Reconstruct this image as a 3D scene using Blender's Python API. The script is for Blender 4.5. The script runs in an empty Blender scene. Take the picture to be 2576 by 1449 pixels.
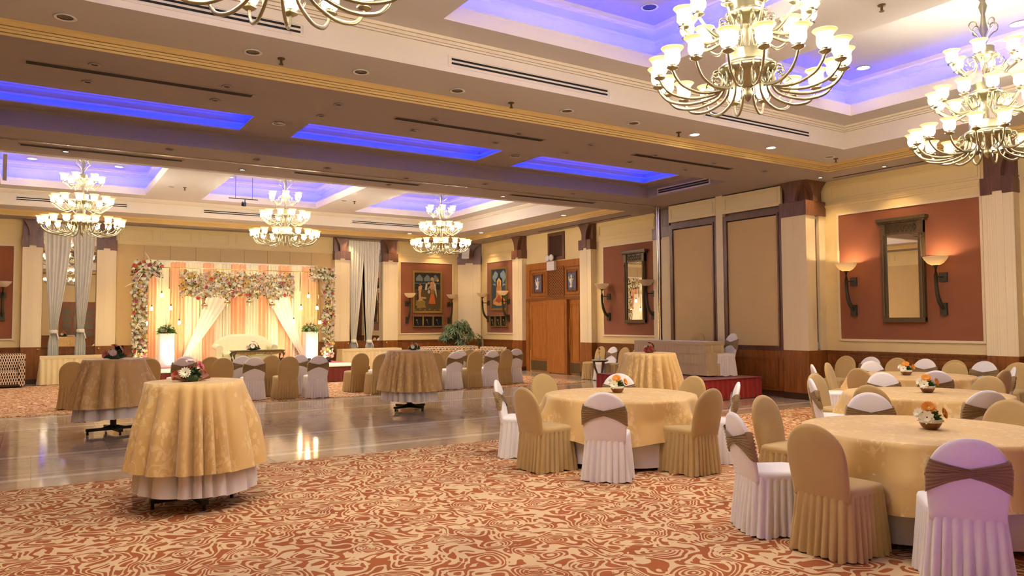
import bpy, math, random
from math import sin, cos, pi, radians, sqrt
from mathutils import Vector, Matrix
random.seed(7)
SC = bpy.context.scene
COL = SC.collection

# ------------------------------------------------------------------ mesh builder
class MB:
    def __init__(s, M=None):
        s.v = []; s.f = []; s.sm = []; s.mi = []; s.M = M; s.mat = 0
    def add(s, verts, faces, smooth=False):
        b = len(s.v)
        if s.M is not None:
            verts = [s.M @ Vector(p) for p in verts]
            if s.M.to_3x3().determinant() < 0: faces = [tuple(reversed(f)) for f in faces]
        s.v += [tuple(p) for p in verts]
        s.f += [tuple(b + i for i in f) for f in faces]
        s.sm += [smooth] * len(faces); s.mi += [s.mat] * len(faces)
        return s
    def box(s, x0, x1, y0, y1, z0, z1):
        if x0 > x1: x0, x1 = x1, x0
        if y0 > y1: y0, y1 = y1, y0
        if z0 > z1: z0, z1 = z1, z0
        v = [(x, y, z) for z in (z0, z1) for y in (y0, y1) for x in (x0, x1)]
        return s.add(v, [(0, 2, 3, 1), (4, 5, 7, 6), (0, 1, 5, 4), (2, 6, 7, 3), (0, 4, 6, 2), (1, 3, 7, 5)])
    def quad(s, a, b, c, d): return s.add([a, b, c, d], [(0, 1, 2, 3)])
    def loft(s, rings, closed=True, cap=False, smooth=True):
        n = len(rings[0]); v = [p for r in rings for p in r]; f = []
        m = n if closed else n - 1
        for i in range(len(rings) - 1):
            for j in range(m):
                k = (j + 1) % n
                f.append((i * n + j, i * n + k, (i + 1) * n + k, (i + 1) * n + j))
        s.add(v, f, smooth)
        if cap:
            s.add(list(rings[0]), [tuple(reversed(range(n)))], False)
            s.add(list(rings[-1]), [tuple(range(n))], False)
        return s
    def lathe(s, prof, n=24, c=(0, 0, 0), smooth=True, cap=True):
        rings = [[(c[0] + r * cos(2 * pi * j / n), c[1] + r * sin(2 * pi * j / n), c[2] + z) for j in range(n)] for r, z in prof]
        return s.loft(rings, True, cap, smooth)
    def tube(s, pts, r, n=8, flat=1.0, cap=True):
        pts = [Vector(p) for p in pts]; rings = []; up = Vector((0, 0, 1))
        for i, p in enumerate(pts):
            t = (pts[min(i + 1, len(pts) - 1)] - pts[max(i - 1, 0)]).normalized()
            a = t.cross(up)
            if a.length < 1e-3: a = t.cross(Vector((0, 1, 0)))
            a.normalize(); b = a.cross(t).normalized()
            rr = r[i] if isinstance(r, (list, tuple)) else r
            rings.append([tuple(p + a * rr * flat * cos(2 * pi * j / n) + b * rr * sin(2 * pi * j / n)) for j in range(n)])
        return s.loft(rings, True, cap, True)
    def prism(s, poly, o0, o1):
        """poly in (u,z), extruded along y from o0 to o1"""
        n = len(poly)
        v = [(u, o0, z) for u, z in poly] + [(u, o1, z) for u, z in poly]
        f = [tuple(range(n)), tuple(reversed(range(n, 2 * n)))]
        f += [(i, n + i, n + (i + 1) % n, (i + 1) % n) for i in range(n)]
        return s.add(v, f)
    def sphere(s, c, r, nu=12, nv=8, sz=1.0):
        rings = [[(c[0] + r * sin(pi * i / nv) * cos(2 * pi * j / nu), c[1] + r * sin(pi * i / nv) * sin(2 * pi * j / nu), c[2] - r * sz * cos(pi * i / nv)) for j in range(nu)] for i in range(1, nv)]
        s.loft(rings, True, True, True); return s
    def frame(s, u0, u1, z0, z1, w, o0, o1):
        s.box(u0, u1, o0, o1, z0, z0 + w); s.box(u0, u1, o0, o1, z1 - w, z1)
        s.box(u0, u0 + w, o0, o1, z0 + w, z1 - w); s.box(u1 - w, u1, o0, o1, z0 + w, z1 - w); return s
    def build(s, name, mat, parent=None):
        me = bpy.data.meshes.new(name)
        me.from_pydata(s.v, [], s.f)
        me.polygons.foreach_set('use_smooth', s.sm)
        mats = mat if isinstance(mat, (list, tuple)) else [mat]
        for m in mats: me.materials.append(m)
        if len(mats) > 1: me.polygons.foreach_set('material_index', s.mi)
        me.update()
        o = bpy.data.objects.new(name, me); COL.objects.link(o)
        if parent: o.parent = parent
        return o

def tag(o, label, cat, group=None, kind=None):
    o['label'] = label; o['category'] = cat
    if group: o['group'] = group
    if kind: o['kind'] = kind
    return o
def thing(name, label, cat, loc=(0, 0, 0), rz=0, group=None):
    o = bpy.data.objects.new(name, None); o.empty_display_size = .1; COL.objects.link(o)
    o.location = loc; o.rotation_euler = (0, 0, rz)
    return tag(o, label, cat, group)
def struct(o, label=None):
    o['kind'] = 'structure'
    if label: o['label'] = label
    return o
def sempty(name):
    o = bpy.data.objects.new(name, None); o.empty_display_size = .1; COL.objects.link(o); return struct(o)
def dup(root, loc, rz, label, group=None):
    def cp(o, par):
        c = o.copy(); COL.objects.link(c)
        if par: c.parent = par
        for k in o.children: cp(k, c)
        return c
    r = cp(root, None); r.location = loc; r.rotation_euler = (0, 0, rz); r['label'] = label
    if group: r['group'] = group
    return r

# ------------------------------------------------------------------ materials
def lin(c):
    return tuple(((x / 12.92) if x <= .04045 else ((x + .055) / 1.055) ** 2.4) for x in (v / 255 for v in c)) + (1,)
class NT:
    def __init__(s, name):
        s.m = bpy.data.materials.new(name); s.m.use_nodes = True; s.t = s.m.node_tree; s.t.nodes.clear()
        s.out = s.n('ShaderNodeOutputMaterial')
    def n(s, typ, **kw):
        x = s.t.nodes.new(typ)
        for k, v in kw.items():
            if k.startswith('_'): setattr(x, k[1:], v)
            else: x.inputs[k.replace('__', ' ')].default_value = v
        return x
    def l(s, a, b): s.t.links.new(a, b)
    def math(s, op, a, b=None, c=None):
        x = s.n('ShaderNodeMath', _operation=op)
        for i, v in enumerate((a, b, c)):
            if v is None: continue
            if isinstance(v, (int, float)): x.inputs[i].default_value = v
            else: s.l(v, x.inputs[i])
        return x.outputs[0]
    def mix(s, f, a, b):
        x = s.n('ShaderNodeMix', _data_type='RGBA')
        for i, v in ((0, f), (6, a), (7, b)):
            if isinstance(v, (int, float, tuple)): x.inputs[i].default_value = v
            else: s.l(v, x.inputs[i])
        return x.outputs[2]
    def co(s, sc=(1, 1, 1), kind='Object'):
        t = s.n('ShaderNodeTexCoord'); m = s.n('ShaderNodeMapping'); m.inputs['Scale'].default_value = sc
        s.l(t.outputs[kind], m.inputs[0]); return m.outputs[0]
    def noise(s, vec, scale, detail=2, rough=.5, dist=0):
        x = s.n('ShaderNodeTexNoise', Scale=scale, Detail=detail, Roughness=rough, Distortion=dist)
        s.l(vec, x.inputs['Vector']); return x.outputs[0]
    def ramp(s, f, lo, hi):
        x = s.n('ShaderNodeMapRange'); x.interpolation_type = 'SMOOTHSTEP'
        x.inputs[1].default_value = lo; x.inputs[2].default_value = hi; s.l(f, x.inputs[0]); return x.outputs[0]
    def bsdf(s, col, rough=.6, metal=0, spec=.5, bump=None, bs=.2, bd=.01, **kw):
        b = s.n('ShaderNodeBsdfPrincipled'); b.inputs['Roughness'].default_value = rough; b.inputs['Metallic'].default_value = metal
        b.inputs['Specular IOR Level'].default_value = spec
        if isinstance(col, tuple): b.inputs['Base Color'].default_value = col
        else: s.l(col, b.inputs['Base Color'])
        if bump is not None:
            q = s.n('ShaderNodeBump', Strength=bs, Distance=bd); s.l(bump, q.inputs['Height']); s.l(q.outputs[0], b.inputs['Normal'])
        for k, v in kw.items(): b.inputs[k.replace('__', ' ')].default_value = v
        s.l(b.outputs[0], s.out.inputs[0]); return b

def plain(name, c, rough=.6, metal=0, spec=.5, var=.06, sc=6, **kw):
    t = NT(name); n = t.noise(t.co(), sc, 3); c = lin(c)
    d = tuple(x * (1 - var * 2) for x in c[:3]) + (1,)
    t.bsdf(t.mix(n, d, c), rough, metal, spec, **kw); return t.m
def fabric(name, c, sc=300, rough=.85, var=.1, sheen=.3, bs=.15):
    t = NT(name); v = t.co(); n = t.noise(v, sc, 2); w = t.noise(v, 5, 3); c = lin(c)
    d = tuple(x * (1 - var) for x in c[:3]) + (1,)
    t.bsdf(t.mix(w, d, c), rough, 0, .2, bump=n, bs=bs, bd=.002, Sheen__Weight=sheen); return t.m
def wood(name, c1, c2, rough=.35, axis='z', sc=1.0):
    t = NT(name); s = {'z': (9, 9, .9), 'x': (.9, 9, 9), 'y': (9, .9, 9)}[axis]
    v = t.co(tuple(q * sc for q in s)); n = t.noise(v, 2.2, 5, .6, .6); g = t.noise(v, 14, 2)
    f = t.math('ADD', t.math('MULTIPLY', n, .8), t.math('MULTIPLY', g, .25))
    t.bsdf(t.mix(t.ramp(f, .3, .75), lin(c1), lin(c2)), rough, 0, .5, bump=n, bs=.05, bd=.003); return t.m
def emit(name, c, st):
    t = NT(name); e = t.n('ShaderNodeEmission'); e.inputs[0].default_value = lin(c); e.inputs[1].default_value = st
    t.l(e.outputs[0], t.out.inputs[0]); return t.m

M = {}
M['wall'] = plain('cream_wall_paint', (242, 218, 156), .7, var=.03, sc=2)
M['shaft'] = plain('pale_cream_paint', (240, 222, 178), .6, var=.02, sc=2)
M['ceil'] = plain('white_ceiling_paint', (206, 202, 200), .85, var=.02, sc=1)
M['ceil_low'] = plain('dimmed_ceiling_paint', (168, 156, 150), .85, var=.02, sc=1)  # same ceiling paint, darkened and browned in colour for the dim low soffits
M['band'] = plain('white_fascia_paint', (240, 228, 204), .8, var=.01, sc=1)
M['crown'] = plain('golden_cornice_paint', (222, 190, 124), .6, var=.01, sc=1)
M['wood'] = wood('mahogany_panelling', (116, 66, 28), (158, 96, 44), .32)
M['wood_h'] = wood('mahogany_rail', (108, 60, 26), (146, 86, 38), .3, 'x')
M['door'] = wood('teak_door', (142, 84, 32), (180, 114, 50), .3)
M['capital'] = wood('capital_wood', (88, 56, 40), (118, 80, 58), .35)
M['dark'] = plain('dark_stone_skirting', (70, 48, 38), .25)
M['red'] = fabric('terracotta_wall_fabric', (146, 88, 58), 400, .8, .06)
M['tan_f'] = fabric('tan_wall_fabric', (220, 190, 132), 200, .9, .05, bs=.5)
M['gold'] = fabric('gold_chair_cover', (194, 164, 106), 500, .72, .08)
M['white'] = fabric('white_chair_cover', (242, 236, 232), 500, .8, .03)
M['sash'] = fabric('bronze_satin_sash', (156, 128, 86), 300, .45, .12)
M['white_cloth'] = fabric('white_table_linen', (236, 228, 222), 500, .85, .03)
M['skirt'] = fabric('ivory_table_skirt', (236, 216, 158), 500, .7, .04)
M['skirt2'] = fabric('beige_table_skirt', (206, 184, 142), 500, .7, .05)
M['curtain'] = fabric('white_curtain', (240, 236, 220), 300, .8, .03)
M['peach'] = fabric('peach_drape', (252, 194, 148), 300, .7, .06)
M['cream_d'] = fabric('cream_drape', (248, 240, 206), 300, .7, .04)
M['sheer'] = fabric('white_sheer', (255, 246, 228), 300, .7, .03)
M['maroon'] = fabric('maroon_stage_skirt', (126, 50, 34), 300, .8, .1)
M['redcloth'] = fabric('red_stage_skirt', (150, 22, 12), 300, .7, .12)
M['redcarpet'] = fabric('red_stage_carpet', (200, 70, 60), 200, .9, .1)
M['sofa'] = fabric('cream_upholstery', (238, 226, 176), 300, .7, .04)
M['brass'] = plain('antique_brass', (176, 170, 136), .36, 1, var=.15, sc=20)
M['brass_b'] = plain('polished_brass', (236, 204, 120), .18, 1)
M['iron'] = plain('dark_bronze_iron', (74, 72, 58), .5, .5)
M['gilt'] = plain('gilded_wood', (176, 146, 84), .4, .5, var=.2, sc=40)
M['gilt_d'] = plain('weathered_gilt', (112, 92, 58), .5, .3, var=.3, sc=40)
M['black'] = plain('black_metal', (22, 18, 18), .4, .3)
M['slot'] = plain('vent_shadow_black', (14, 10, 10), .8)
M['chrome'] = plain('steel_post', (222, 216, 206), .2, .9)
M['mirror'] = plain('mirror_glass', (240, 236, 226), .01, 1, var=0)
M['leaf'] = plain('leaf_green', (82, 112, 50), .45, var=.25, sc=20)
M['leaf_d'] = plain('deep_leaf_green', (56, 86, 46), .4, var=.25, sc=8)
M['leaf_y'] = plain('fresh_foliage_green', (110, 150, 60), .5, var=.2, sc=20)
M['petal_w'] = plain('white_petal', (250, 244, 214), .6, var=.03)
M['petal_o'] = plain('orange_petal', (250, 160, 40), .6, var=.1)
M['petal_p'] = plain('pink_petal', (230, 122, 130), .6, var=.1)
M['petal_pp'] = plain('pale_pink_petal', (248, 218, 200), .6, var=.06)
M['petal_y'] = plain('yellow_petal', (248, 216, 120), .6, var=.06)
M['petal_c'] = plain('coral_petal', (232, 110, 90), .6, var=.08)
M['petal_r'] = plain('red_petal', (150, 30, 36), .6, var=.1)
M['pampas'] = plain('dried_pampas', (246, 226, 180), .8)
M['bowl_b'] = plain('brown_ceramic', (128, 82, 52), .3)
M['bowl_w'] = plain('cream_ceramic', (236, 222, 204), .3)
M['terra'] = plain('terracotta_pot', (132, 78, 50), .6)
M['acrylic'] = plain('white_acrylic', (250, 250, 244), .3)
M['steelgrey'] = plain('grey_plastic', (190, 186, 178), .5)
M['whitep'] = plain('white_plastic', (235, 232, 225), .4)
M['grille_g'] = plain('aluminium_vent', (150, 130, 112), .5)
M['lit'] = emit('lit_lamp_lens', (255, 236, 200), 14)
M['bulb'] = emit('chandelier_bulb', (255, 246, 224), 76)
M['bulb_s'] = emit('string_bulb', (255, 222, 160), 60)
M['led'] = emit('blue_led_strip', (8, 34, 255), 20)
M['led_s'] = emit('soft_blue_led_strip', (8, 40, 255), 8)
M['lensoff'] = plain('unlit_lens', (84, 76, 70), .25, .4)

def m_shade():
    t = NT('etched_glass_shade')
    g = t.n('ShaderNodeTexCoord'); sx = t.n('ShaderNodeSeparateXYZ'); t.l(g.outputs['Generated'], sx.inputs[0])
    rim = t.ramp(sx.outputs[2], .62, .7)
    tr = t.n('ShaderNodeBsdfTransparent'); tl = t.n('ShaderNodeBsdfTranslucent'); df = t.n('ShaderNodeBsdfPrincipled', Roughness=.15)
    col = t.mix(rim, lin((176, 160, 134)), lin((204, 164, 116)))
    t.l(col, tl.inputs[0]); t.l(col, df.inputs['Base Color'])
    m1 = t.n('ShaderNodeMixShader'); m1.inputs[0].default_value = .4; t.l(tl.outputs[0], m1.inputs[1]); t.l(df.outputs[0], m1.inputs[2])
    m2 = t.n('ShaderNodeMixShader'); t.l(t.math('ADD', .55, t.math('MULTIPLY', rim, .3)), m2.inputs[0]); t.l(tr.outputs[0], m2.inputs[1]); t.l(m1.outputs[0], m2.inputs[2])
    t.l(m2.outputs[0], t.out.inputs[0]); return t.m
M['shade'] = m_shade()
def m_glassbowl():
    t = NT('frosted_glass_bowl'); b = t.bsdf(lin((238, 226, 200)), .3, 0, .5)
    tl = t.n('ShaderNodeBsdfTranslucent', Color=lin((250, 236, 204))); m = t.n('ShaderNodeMixShader'); m.inputs[0].default_value = .5
    t.l(b.outputs[0], m.inputs[1]); t.l(tl.outputs[0], m.inputs[2]); t.l(m.outputs[0], t.out.inputs[0]); return t.m
M['bowl'] = m_glassbowl()
def m_clear():
    t = NT('clear_lantern_glass'); a = t.n('ShaderNodeBsdfTransparent', Color=lin((250, 246, 236))); g = t.n('ShaderNodeBsdfGlossy', Roughness=.05)
    m = t.n('ShaderNodeMixShader'); m.inputs[0].default_value = .18; t.l(a.outputs[0], m.inputs[1]); t.l(g.outputs[0], m.inputs[2]); t.l(m.outputs[0], t.out.inputs[0]); return t.m
M['clear'] = m_clear()

def m_carpet():
    t = NT('swirl_patterned_carpet'); v = t.co()
    big = t.noise(v, 1.9, 1, .4, .9); wv = t.n('ShaderNodeVectorMath', _operation='ADD')
    nz = t.n('ShaderNodeTexNoise', Scale=3.2, Detail=1.0); t.l(v, nz.inputs['Vector'])
    sc = t.n('ShaderNodeVectorMath', _operation='SCALE'); t.l(nz.outputs['Color'], sc.inputs[0]); sc.inputs['Scale'].default_value = .30
    t.l(v, wv.inputs[0]); t.l(sc.outputs[0], wv.inputs[1])
    vo = t.n('ShaderNodeTexVoronoi', Scale=3.0); vo.feature = 'SMOOTH_F1'; vo.inputs['Smoothness'].default_value = .6; t.l(wv.outputs[0], vo.inputs['Vector'])
    d = t.math('ADD', vo.outputs['Distance'], t.math('MULTIPLY', big, .32))
    s = t.math('SINE', t.math('MULTIPLY', d, 66.0))
    brk = t.noise(wv.outputs[0], 6.0, 1)
    th = t.math('SUBTRACT', s, t.math('MULTIPLY', t.math('SUBTRACT', brk, .5), 2.2))
    cut = t.noise(wv.outputs[0], 13.0, 0)
    th = t.math('SUBTRACT', th, t.math('MULTIPLY', t.ramp(cut, .58, .66), 1.6))
    mask = t.ramp(th, -.48, -.22)
    dots = t.noise(v, 26, 1); dm = t.math('MULTIPLY', t.ramp(dots, .66, .69), t.ramp(t.math('SUBTRACT', .34, vo.outputs['Distance']), .0, .12))
    f = t.math('MAXIMUM', mask, dm)
    tone = t.noise(v, .9, 2)
    base = t.mix(tone, lin((212, 180, 136)), lin((226, 196, 152)))
    rust = t.mix(t.noise(v, 3.1, 2), lin((142, 66, 30)), lin((168, 88, 44)))
    pile = t.noise(v, 420, 2)
    col = t.mix(t.math('MULTIPLY', f, .92), base, rust)
    t.bsdf(col, .95, 0, .1, bump=pile, bs=.5, bd=.004); return t.m
M['carpet'] = m_carpet()

def m_marble():
    t = NT('polished_marble_floor'); g = t.n('ShaderNodeTexCoord'); sx = t.n('ShaderNodeSeparateXYZ'); t.l(g.outputs['Object'], sx.inputs[0])
    X, Y = sx.outputs[0], sx.outputs[1]; v = g.outputs['Object']
    n = t.noise(v, 2.0, 6, .6, 1.2); n2 = t.noise(v, 9, 4, .6, 2.0)
    col = t.mix(t.ramp(n, .3, .7), lin((184, 160, 134)), lin((204, 182, 154)))
    vein = t.ramp(t.math('ABSOLUTE', t.math('SUBTRACT', n2, .5)), .0, .02)
    col = t.mix(t.math('MULTIPLY', t.math('SUBTRACT', 1.0, vein), .25), col, lin((176, 150, 120)))
    def band(c, w):
        return t.math('LESS_THAN', t.math('ABSOLUTE', t.math('SUBTRACT', Y, c)), w)
    lightm = None
    for c, w in ((9.42, .07), (11.02, .07), (13.86, .06), (15.5, .06), (9.70, .012), (10.78, .012), (14.1, .010), (15.28, .010)):
        b = band(c, w); lightm = b if lightm is None else t.math('MAXIMUM', lightm, b)
    bx = t.math('LESS_THAN', t.math('ABSOLUTE', t.math('SUBTRACT', X, 12.62)), .05)
    bx = t.math('MULTIPLY', bx, t.math('GREATER_THAN', Y, 15.5)); lightm = t.math('MAXIMUM', lightm, bx)
    col = t.mix(lightm, col, lin((234, 218, 194)))
    jx = t.math('LESS_THAN', t.math('FRACT', t.math('MULTIPLY', t.math('ADD', X, t.math('MULTIPLY', t.math('GREATER_THAN', Y, 11.0), .35)), .83)), .006)
    jy = t.math('LESS_THAN', t.math('FRACT', t.math('MULTIPLY', Y, 1.25)), .007)
    col = t.mix(t.math('MULTIPLY', t.math('MAXIMUM', jx, jy), .6), col, lin((70, 52, 42)))
    r = t.math('ADD', t.math('MULTIPLY', n, .06), .06)
    b = t.bsdf(col, .07, 0, .9); t.l(r, b.inputs['Roughness']); b.inputs['IOR'].default_value = 1.75; return t.m
M['marble'] = m_marble()

def m_damask():
    t = NT('gold_damask_tablecloth'); v = t.co((1, 1, .6))
    nz = t.n('ShaderNodeTexNoise', Scale=5.0, Detail=1.0); t.l(v, nz.inputs['Vector'])
    sc = t.n('ShaderNodeVectorMath', _operation='SCALE'); t.l(nz.outputs['Color'], sc.inputs[0]); sc.inputs['Scale'].default_value = .12
    wv = t.n('ShaderNodeVectorMath', _operation='ADD'); t.l(v, wv.inputs[0]); t.l(sc.outputs[0], wv.inputs[1])
    vo = t.n('ShaderNodeTexVoronoi', Scale=20.0); vo.feature = 'F1'; t.l(wv.outputs[0], vo.inputs['Vector'])
    leaf = t.math('SUBTRACT', 1.0, t.ramp(vo.outputs['Distance'], .36, .42))
    w = t.noise(v, 4.6, 1, .4, 1.5); stem = t.math('SUBTRACT', 1.0, t.ramp(t.math('ABSOLUTE', t.math('SUBTRACT', w, .5)), .008, .02))
    reg = t.ramp(t.noise(v, 4.0, 1), .42, .54)
    f = t.math('MULTIPLY', t.math('MAXIMUM', leaf, stem), reg)
    col = t.mix(f, lin((222, 184, 116)), lin((236, 204, 142)))
    r = t.math('SUBTRACT', .62, t.math('MULTIPLY', f, .22))
    b = t.bsdf(col, .6, 0, .35, bump=t.noise(v, 500, 1), bs=.08, bd=.001, Sheen__Weight=.3); t.l(r, b.inputs['Roughness']); return t.m
M['damask'] = m_damask()

def m_ogee():
    t = NT('black_and_cream_ogee_upholstery'); g = t.n('ShaderNodeTexCoord'); sx = t.n('ShaderNodeSeparateXYZ'); t.l(g.outputs['Object'], sx.inputs[0])
    u = t.math('ADD', sx.outputs[0], sx.outputs[1]); z = t.math('ADD', sx.outputs[2], t.math('MULTIPLY', sx.outputs[1], .25))
    zz = t.math('MULTIPLY', z, 13.0); row = t.math('FLOOR', zz); fz = t.math('FRACT', zz)
    uu = t.math('ABSOLUTE', t.math('SUBTRACT', t.math('FRACT', t.math('ADD', t.math('MULTIPLY', u, 19.0), t.math('MULTIPLY', row, .5))), .5))
    wd = t.math('MULTIPLY', t.math('POWER', t.math('SINE', t.math('MULTIPLY', fz, pi)), .5), .27)
    f = t.ramp(t.math('SUBTRACT', uu, wd), -.02, .03)
    t.bsdf(t.mix(f, lin((46, 34, 28)), lin((226, 196, 160))), .8, 0, .2); return t.m
M['ogee'] = m_ogee()

def m_lattice(name, c1, c2, sc=34):
    t = NT(name); g = t.n('ShaderNodeTexCoord'); sx = t.n('ShaderNodeSeparateXYZ'); t.l(g.outputs['Object'], sx.inputs[0])
    u = t.math('ADD', sx.outputs[0], sx.outputs[1]); z = sx.outputs[2]
    a = t.math('ABSOLUTE', t.math('SINE', t.math('MULTIPLY', t.math('ADD', u, z), sc))); b = t.math('ABSOLUTE', t.math('SINE', t.math('MULTIPLY', t.math('SUBTRACT', u, z), sc)))
    f = t.ramp(t.math('MINIMUM', a, b), .3, .5); t.bsdf(t.mix(f, lin(c1), lin(c2)), .5, 0, .3, bump=f, bs=.6, bd=.01); return t.m
M['lattice'] = m_lattice('carved_wood_lattice', (176, 112, 56), (50, 26, 14))
M['lattice_d'] = m_lattice('dark_wood_lattice', (92, 60, 42), (34, 20, 16), 44)
def m_groove():
    t = NT('fluted_cream_shaft'); g = t.n('ShaderNodeTexCoord'); sx = t.n('ShaderNodeSeparateXYZ'); t.l(g.outputs['Object'], sx.inputs[0])
    u = t.math('ADD', sx.outputs[0], sx.outputs[1]); a = t.math('ABSOLUTE', t.math('SINE', t.math('MULTIPLY', u, 85)))
    reg = t.math('GREATER_THAN', t.math('SINE', t.math('MULTIPLY', u, 18.0)), -.1)
    f = t.math('MULTIPLY', t.math('SUBTRACT', 1.0, t.ramp(a, .0, .35)), reg)
    t.bsdf(t.mix(t.math('MULTIPLY', f, .35), lin((242, 224, 180)), lin((196, 170, 120))), .6, 0, .3, bump=t.math('SUBTRACT', 1.0, f), bs=.3, bd=.01); return t.m
M['flute'] = m_groove()

# ------------------------------------------------------------------ room constants (metres)
XR, XL, YB, YN = 13.9, -3.1, 24.5, -1.0
Z0, Z1, Z2, Z3 = 4.5, 4.65, 5.06, 5.68
NT_ = (-2.2, 13.0, .15, 8.9); NI = (-1.3, 12.1, 1.05, 7.95)
FT_ = (-2.2, 13.0, 14.85, 23.6); FI = (-1.3, 12.1, 15.8, 22.72)
MT_ = (-1.3, 12.08, 10.6, 13.0)
CX = ((-.75, 2.45), (3.85, 7.08), (8.3, 11.55))
NC = [(a, b, 1.6, 7.45) for a, b in CX]; FC = [(a, b, 16.5, 22.05) for a, b in CX]
SL = [(-1.0, 2.78, 11.2, 12.65), (3.62, 7.25, 11.2, 12.68), (8.1, 11.75, 11.2, 12.75)]

_tr = [0]
def tname():
    _tr[0] += 1; return 'trim_%d' % _tr[0]

def plate(mb, r, holes, z, up=False):
    xs = sorted({r[0], r[1]} | {h[i] for h in holes for i in (0, 1)}); ys = sorted({r[2], r[3]} | {h[i] for h in holes for i in (2, 3)})
    for i in range(len(xs) - 1):
        for j in range(len(ys) - 1):
            cx, cy = (xs[i] + xs[i + 1]) / 2, (ys[j] + ys[j + 1]) / 2
            if any(h[0] < cx < h[1] and h[2] < cy < h[3] for h in holes): continue
            mb.quad((xs[i], ys[j], z), (xs[i], ys[j + 1], z), (xs[i + 1], ys[j + 1], z), (xs[i + 1], ys[j], z))
def ring(mb, r, prof):
    def rect(o, z): return [(r[0] + o, r[2] + o, z), (r[1] - o, r[2] + o, z), (r[1] - o, r[3] - o, z), (r[0] + o, r[3] - o, z)]
    for (o0, z0), (o1, z1) in zip(prof, prof[1:]):
        a, b = rect(o0, z0), rect(o1, z1)
        for i in range(4):
            j = (i + 1) % 4; mb.quad(a[i], a[j], b[j], b[i])

# ---- floor
f = MB(); f.box(XL - .2, XR + .2, YN - .2, YB + .2, -.12, 0); struct(f.build('floor', M['marble']))
c = MB(); c.box(XL + .06, XR - .06, YN + .06, 8.86, 0, .006); tag(c.build('carpet', M['carpet']), 'rust and cream swirl carpet filling the near half of the hall', 'carpet')
c = MB(); c.box(XL + .06, 12.42, 15.86, 23.45, 0, .006); tag(c.build('carpet', M['carpet']), 'swirl carpet in the far half of the hall before the stage', 'carpet')

# ---- ceiling
b = MB(); plate(b, (XL, XR, YN, YB), [NT_, FT_, MT_], Z0); struct(b.build('ceiling', M['ceil_low']))
b = MB(); plate(b, NT_, [NI], Z1); plate(b, FT_, [FI], Z1); struct(b.build('ceiling', M['ceil']))
b = MB(); plate(b, NI, NC, Z2); plate(b, FI, FC, Z2); struct(b.build('ceiling', M['ceil']))
b = MB(); plate(b, MT_, SL, 4.78); ring(b, MT_, [(0, 4.5), (0, 4.74), (.05, 4.78)]); struct(b.build('ceiling', M['ceil_low']))
b = MB()
for t_ in (NT_, FT_): ring(b, t_, [(0, 4.5), (0, 4.528), (-.03, 4.528), (-.03, 4.535), (.008, 4.535), (.012, 4.562), (-.02, 4.562), (-.02, 4.567), (.016, 4.567), (.022, 4.59), (-.01, 4.59), (-.01, 4.596), (.03, 4.596), (.05, 4.628), (.05, 4.634), (.07, 4.651)])
struct(b.build(tname(), M['crown']))
b = MB()
for t_ in (NI, FI):
    ring(b, t_, [(0, 4.65), (0, 4.955), (-.02, 4.955), (-.02, 4.961), (.01, 4.961), (.012, 4.985), (-.015, 4.985), (-.015, 4.99), (.02, 4.99), (.035, 5.02), (.01, 5.02), (.01, 5.026), (.045, 5.026), (.055, 5.061)])
struct(b.build(tname(), M['band']))
b = MB(); tp = MB(); led = MB()
for r in NC + FC:
    ring(b, r, [(0, Z2), (0, 5.25), (-.03, 5.25), (-.03, 5.2), (-.28, 5.2)])
    o = -.28
    ring(b, r, [(o, 5.2), (o, 5.52), (o + .03, 5.54), (o + .03, 5.57), (o + .22, 5.585), (o + .22, 5.61), (o + .25, 5.62), (o + .25, 5.68)])
    k = -.28 + .25
    plate(tp, (r[0] + k, r[1] - k, r[2] + k, r[3] - k), [], Z3)
    ring(led, r, [(-.05, 5.215), (-.11, 5.215)])
M['coffer'] = plain('soft_white_coffer_paint', (190, 186, 176), .85, var=.02, sc=1)
struct(b.build(tname(), M['band'])); struct(tp.build('ceiling', M['coffer']))
struct(led.build(tname(), M['led']))
b = MB(); led = MB(); tp = MB()
for r in SL:
    ring(b, r, [(0, 4.78), (0, 4.8), (-.04, 4.8), (-.04, 4.79), (-.22, 4.79)]); o = -.22
    ring(b, r, [(o, 4.79), (o, 4.93), (o + .05, 4.93), (o + .05, 4.96), (o + .02, 4.97), (o + .02, 5.04), (o + .1, 5.05), (o + .1, 5.07), (o + .14, 5.09), (o + .14, 5.2)])
    plate(tp, (r[0] - .06, r[1] + .06, r[2] - .06, r[3] + .06), [], 5.2)
    ring(led, r, [(-.08, 4.80), (-.14, 4.80)])
struct(b.build(tname(), M['band'])); struct(tp.build('ceiling', M['band'])); 
led2 = led.build(tname(), M['led_s']); struct(led2)

# ------------------------------------------------------------------ walls
def frameM(origin, u, o):
    return Matrix(((u[0], o[0], 0, origin[0]), (u[1], o[1], 0, origin[1]), (0, 0, 1, 0), (0, 0, 0, 1)))
FB = frameM((0, YB), (1, 0), (0, -1))     # back wall: u = x, out = towards the camera
FR = frameM((XR, 0), (0, 1), (-1, 0))     # right wall: u = y
FL = frameM((XL, 0), (0, 1), (1, 0))
FN = frameM((0, YN), (1, 0), (0, 1))

def wall(name, F, a, b):
    m = MB(F); m.box(a, b, -.15, 0, 0, 5.9); return struct(m.build(name, M['wall']))
WB = wall('wall_back', FB, XL - .15, XR + .15)
WR = wall('wall_right', FR, YN, YB)
WL = wall('wall_left', FL, YN, YB)
WN = wall('wall_near', FN, XL - .15, XR + .15)

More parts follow.
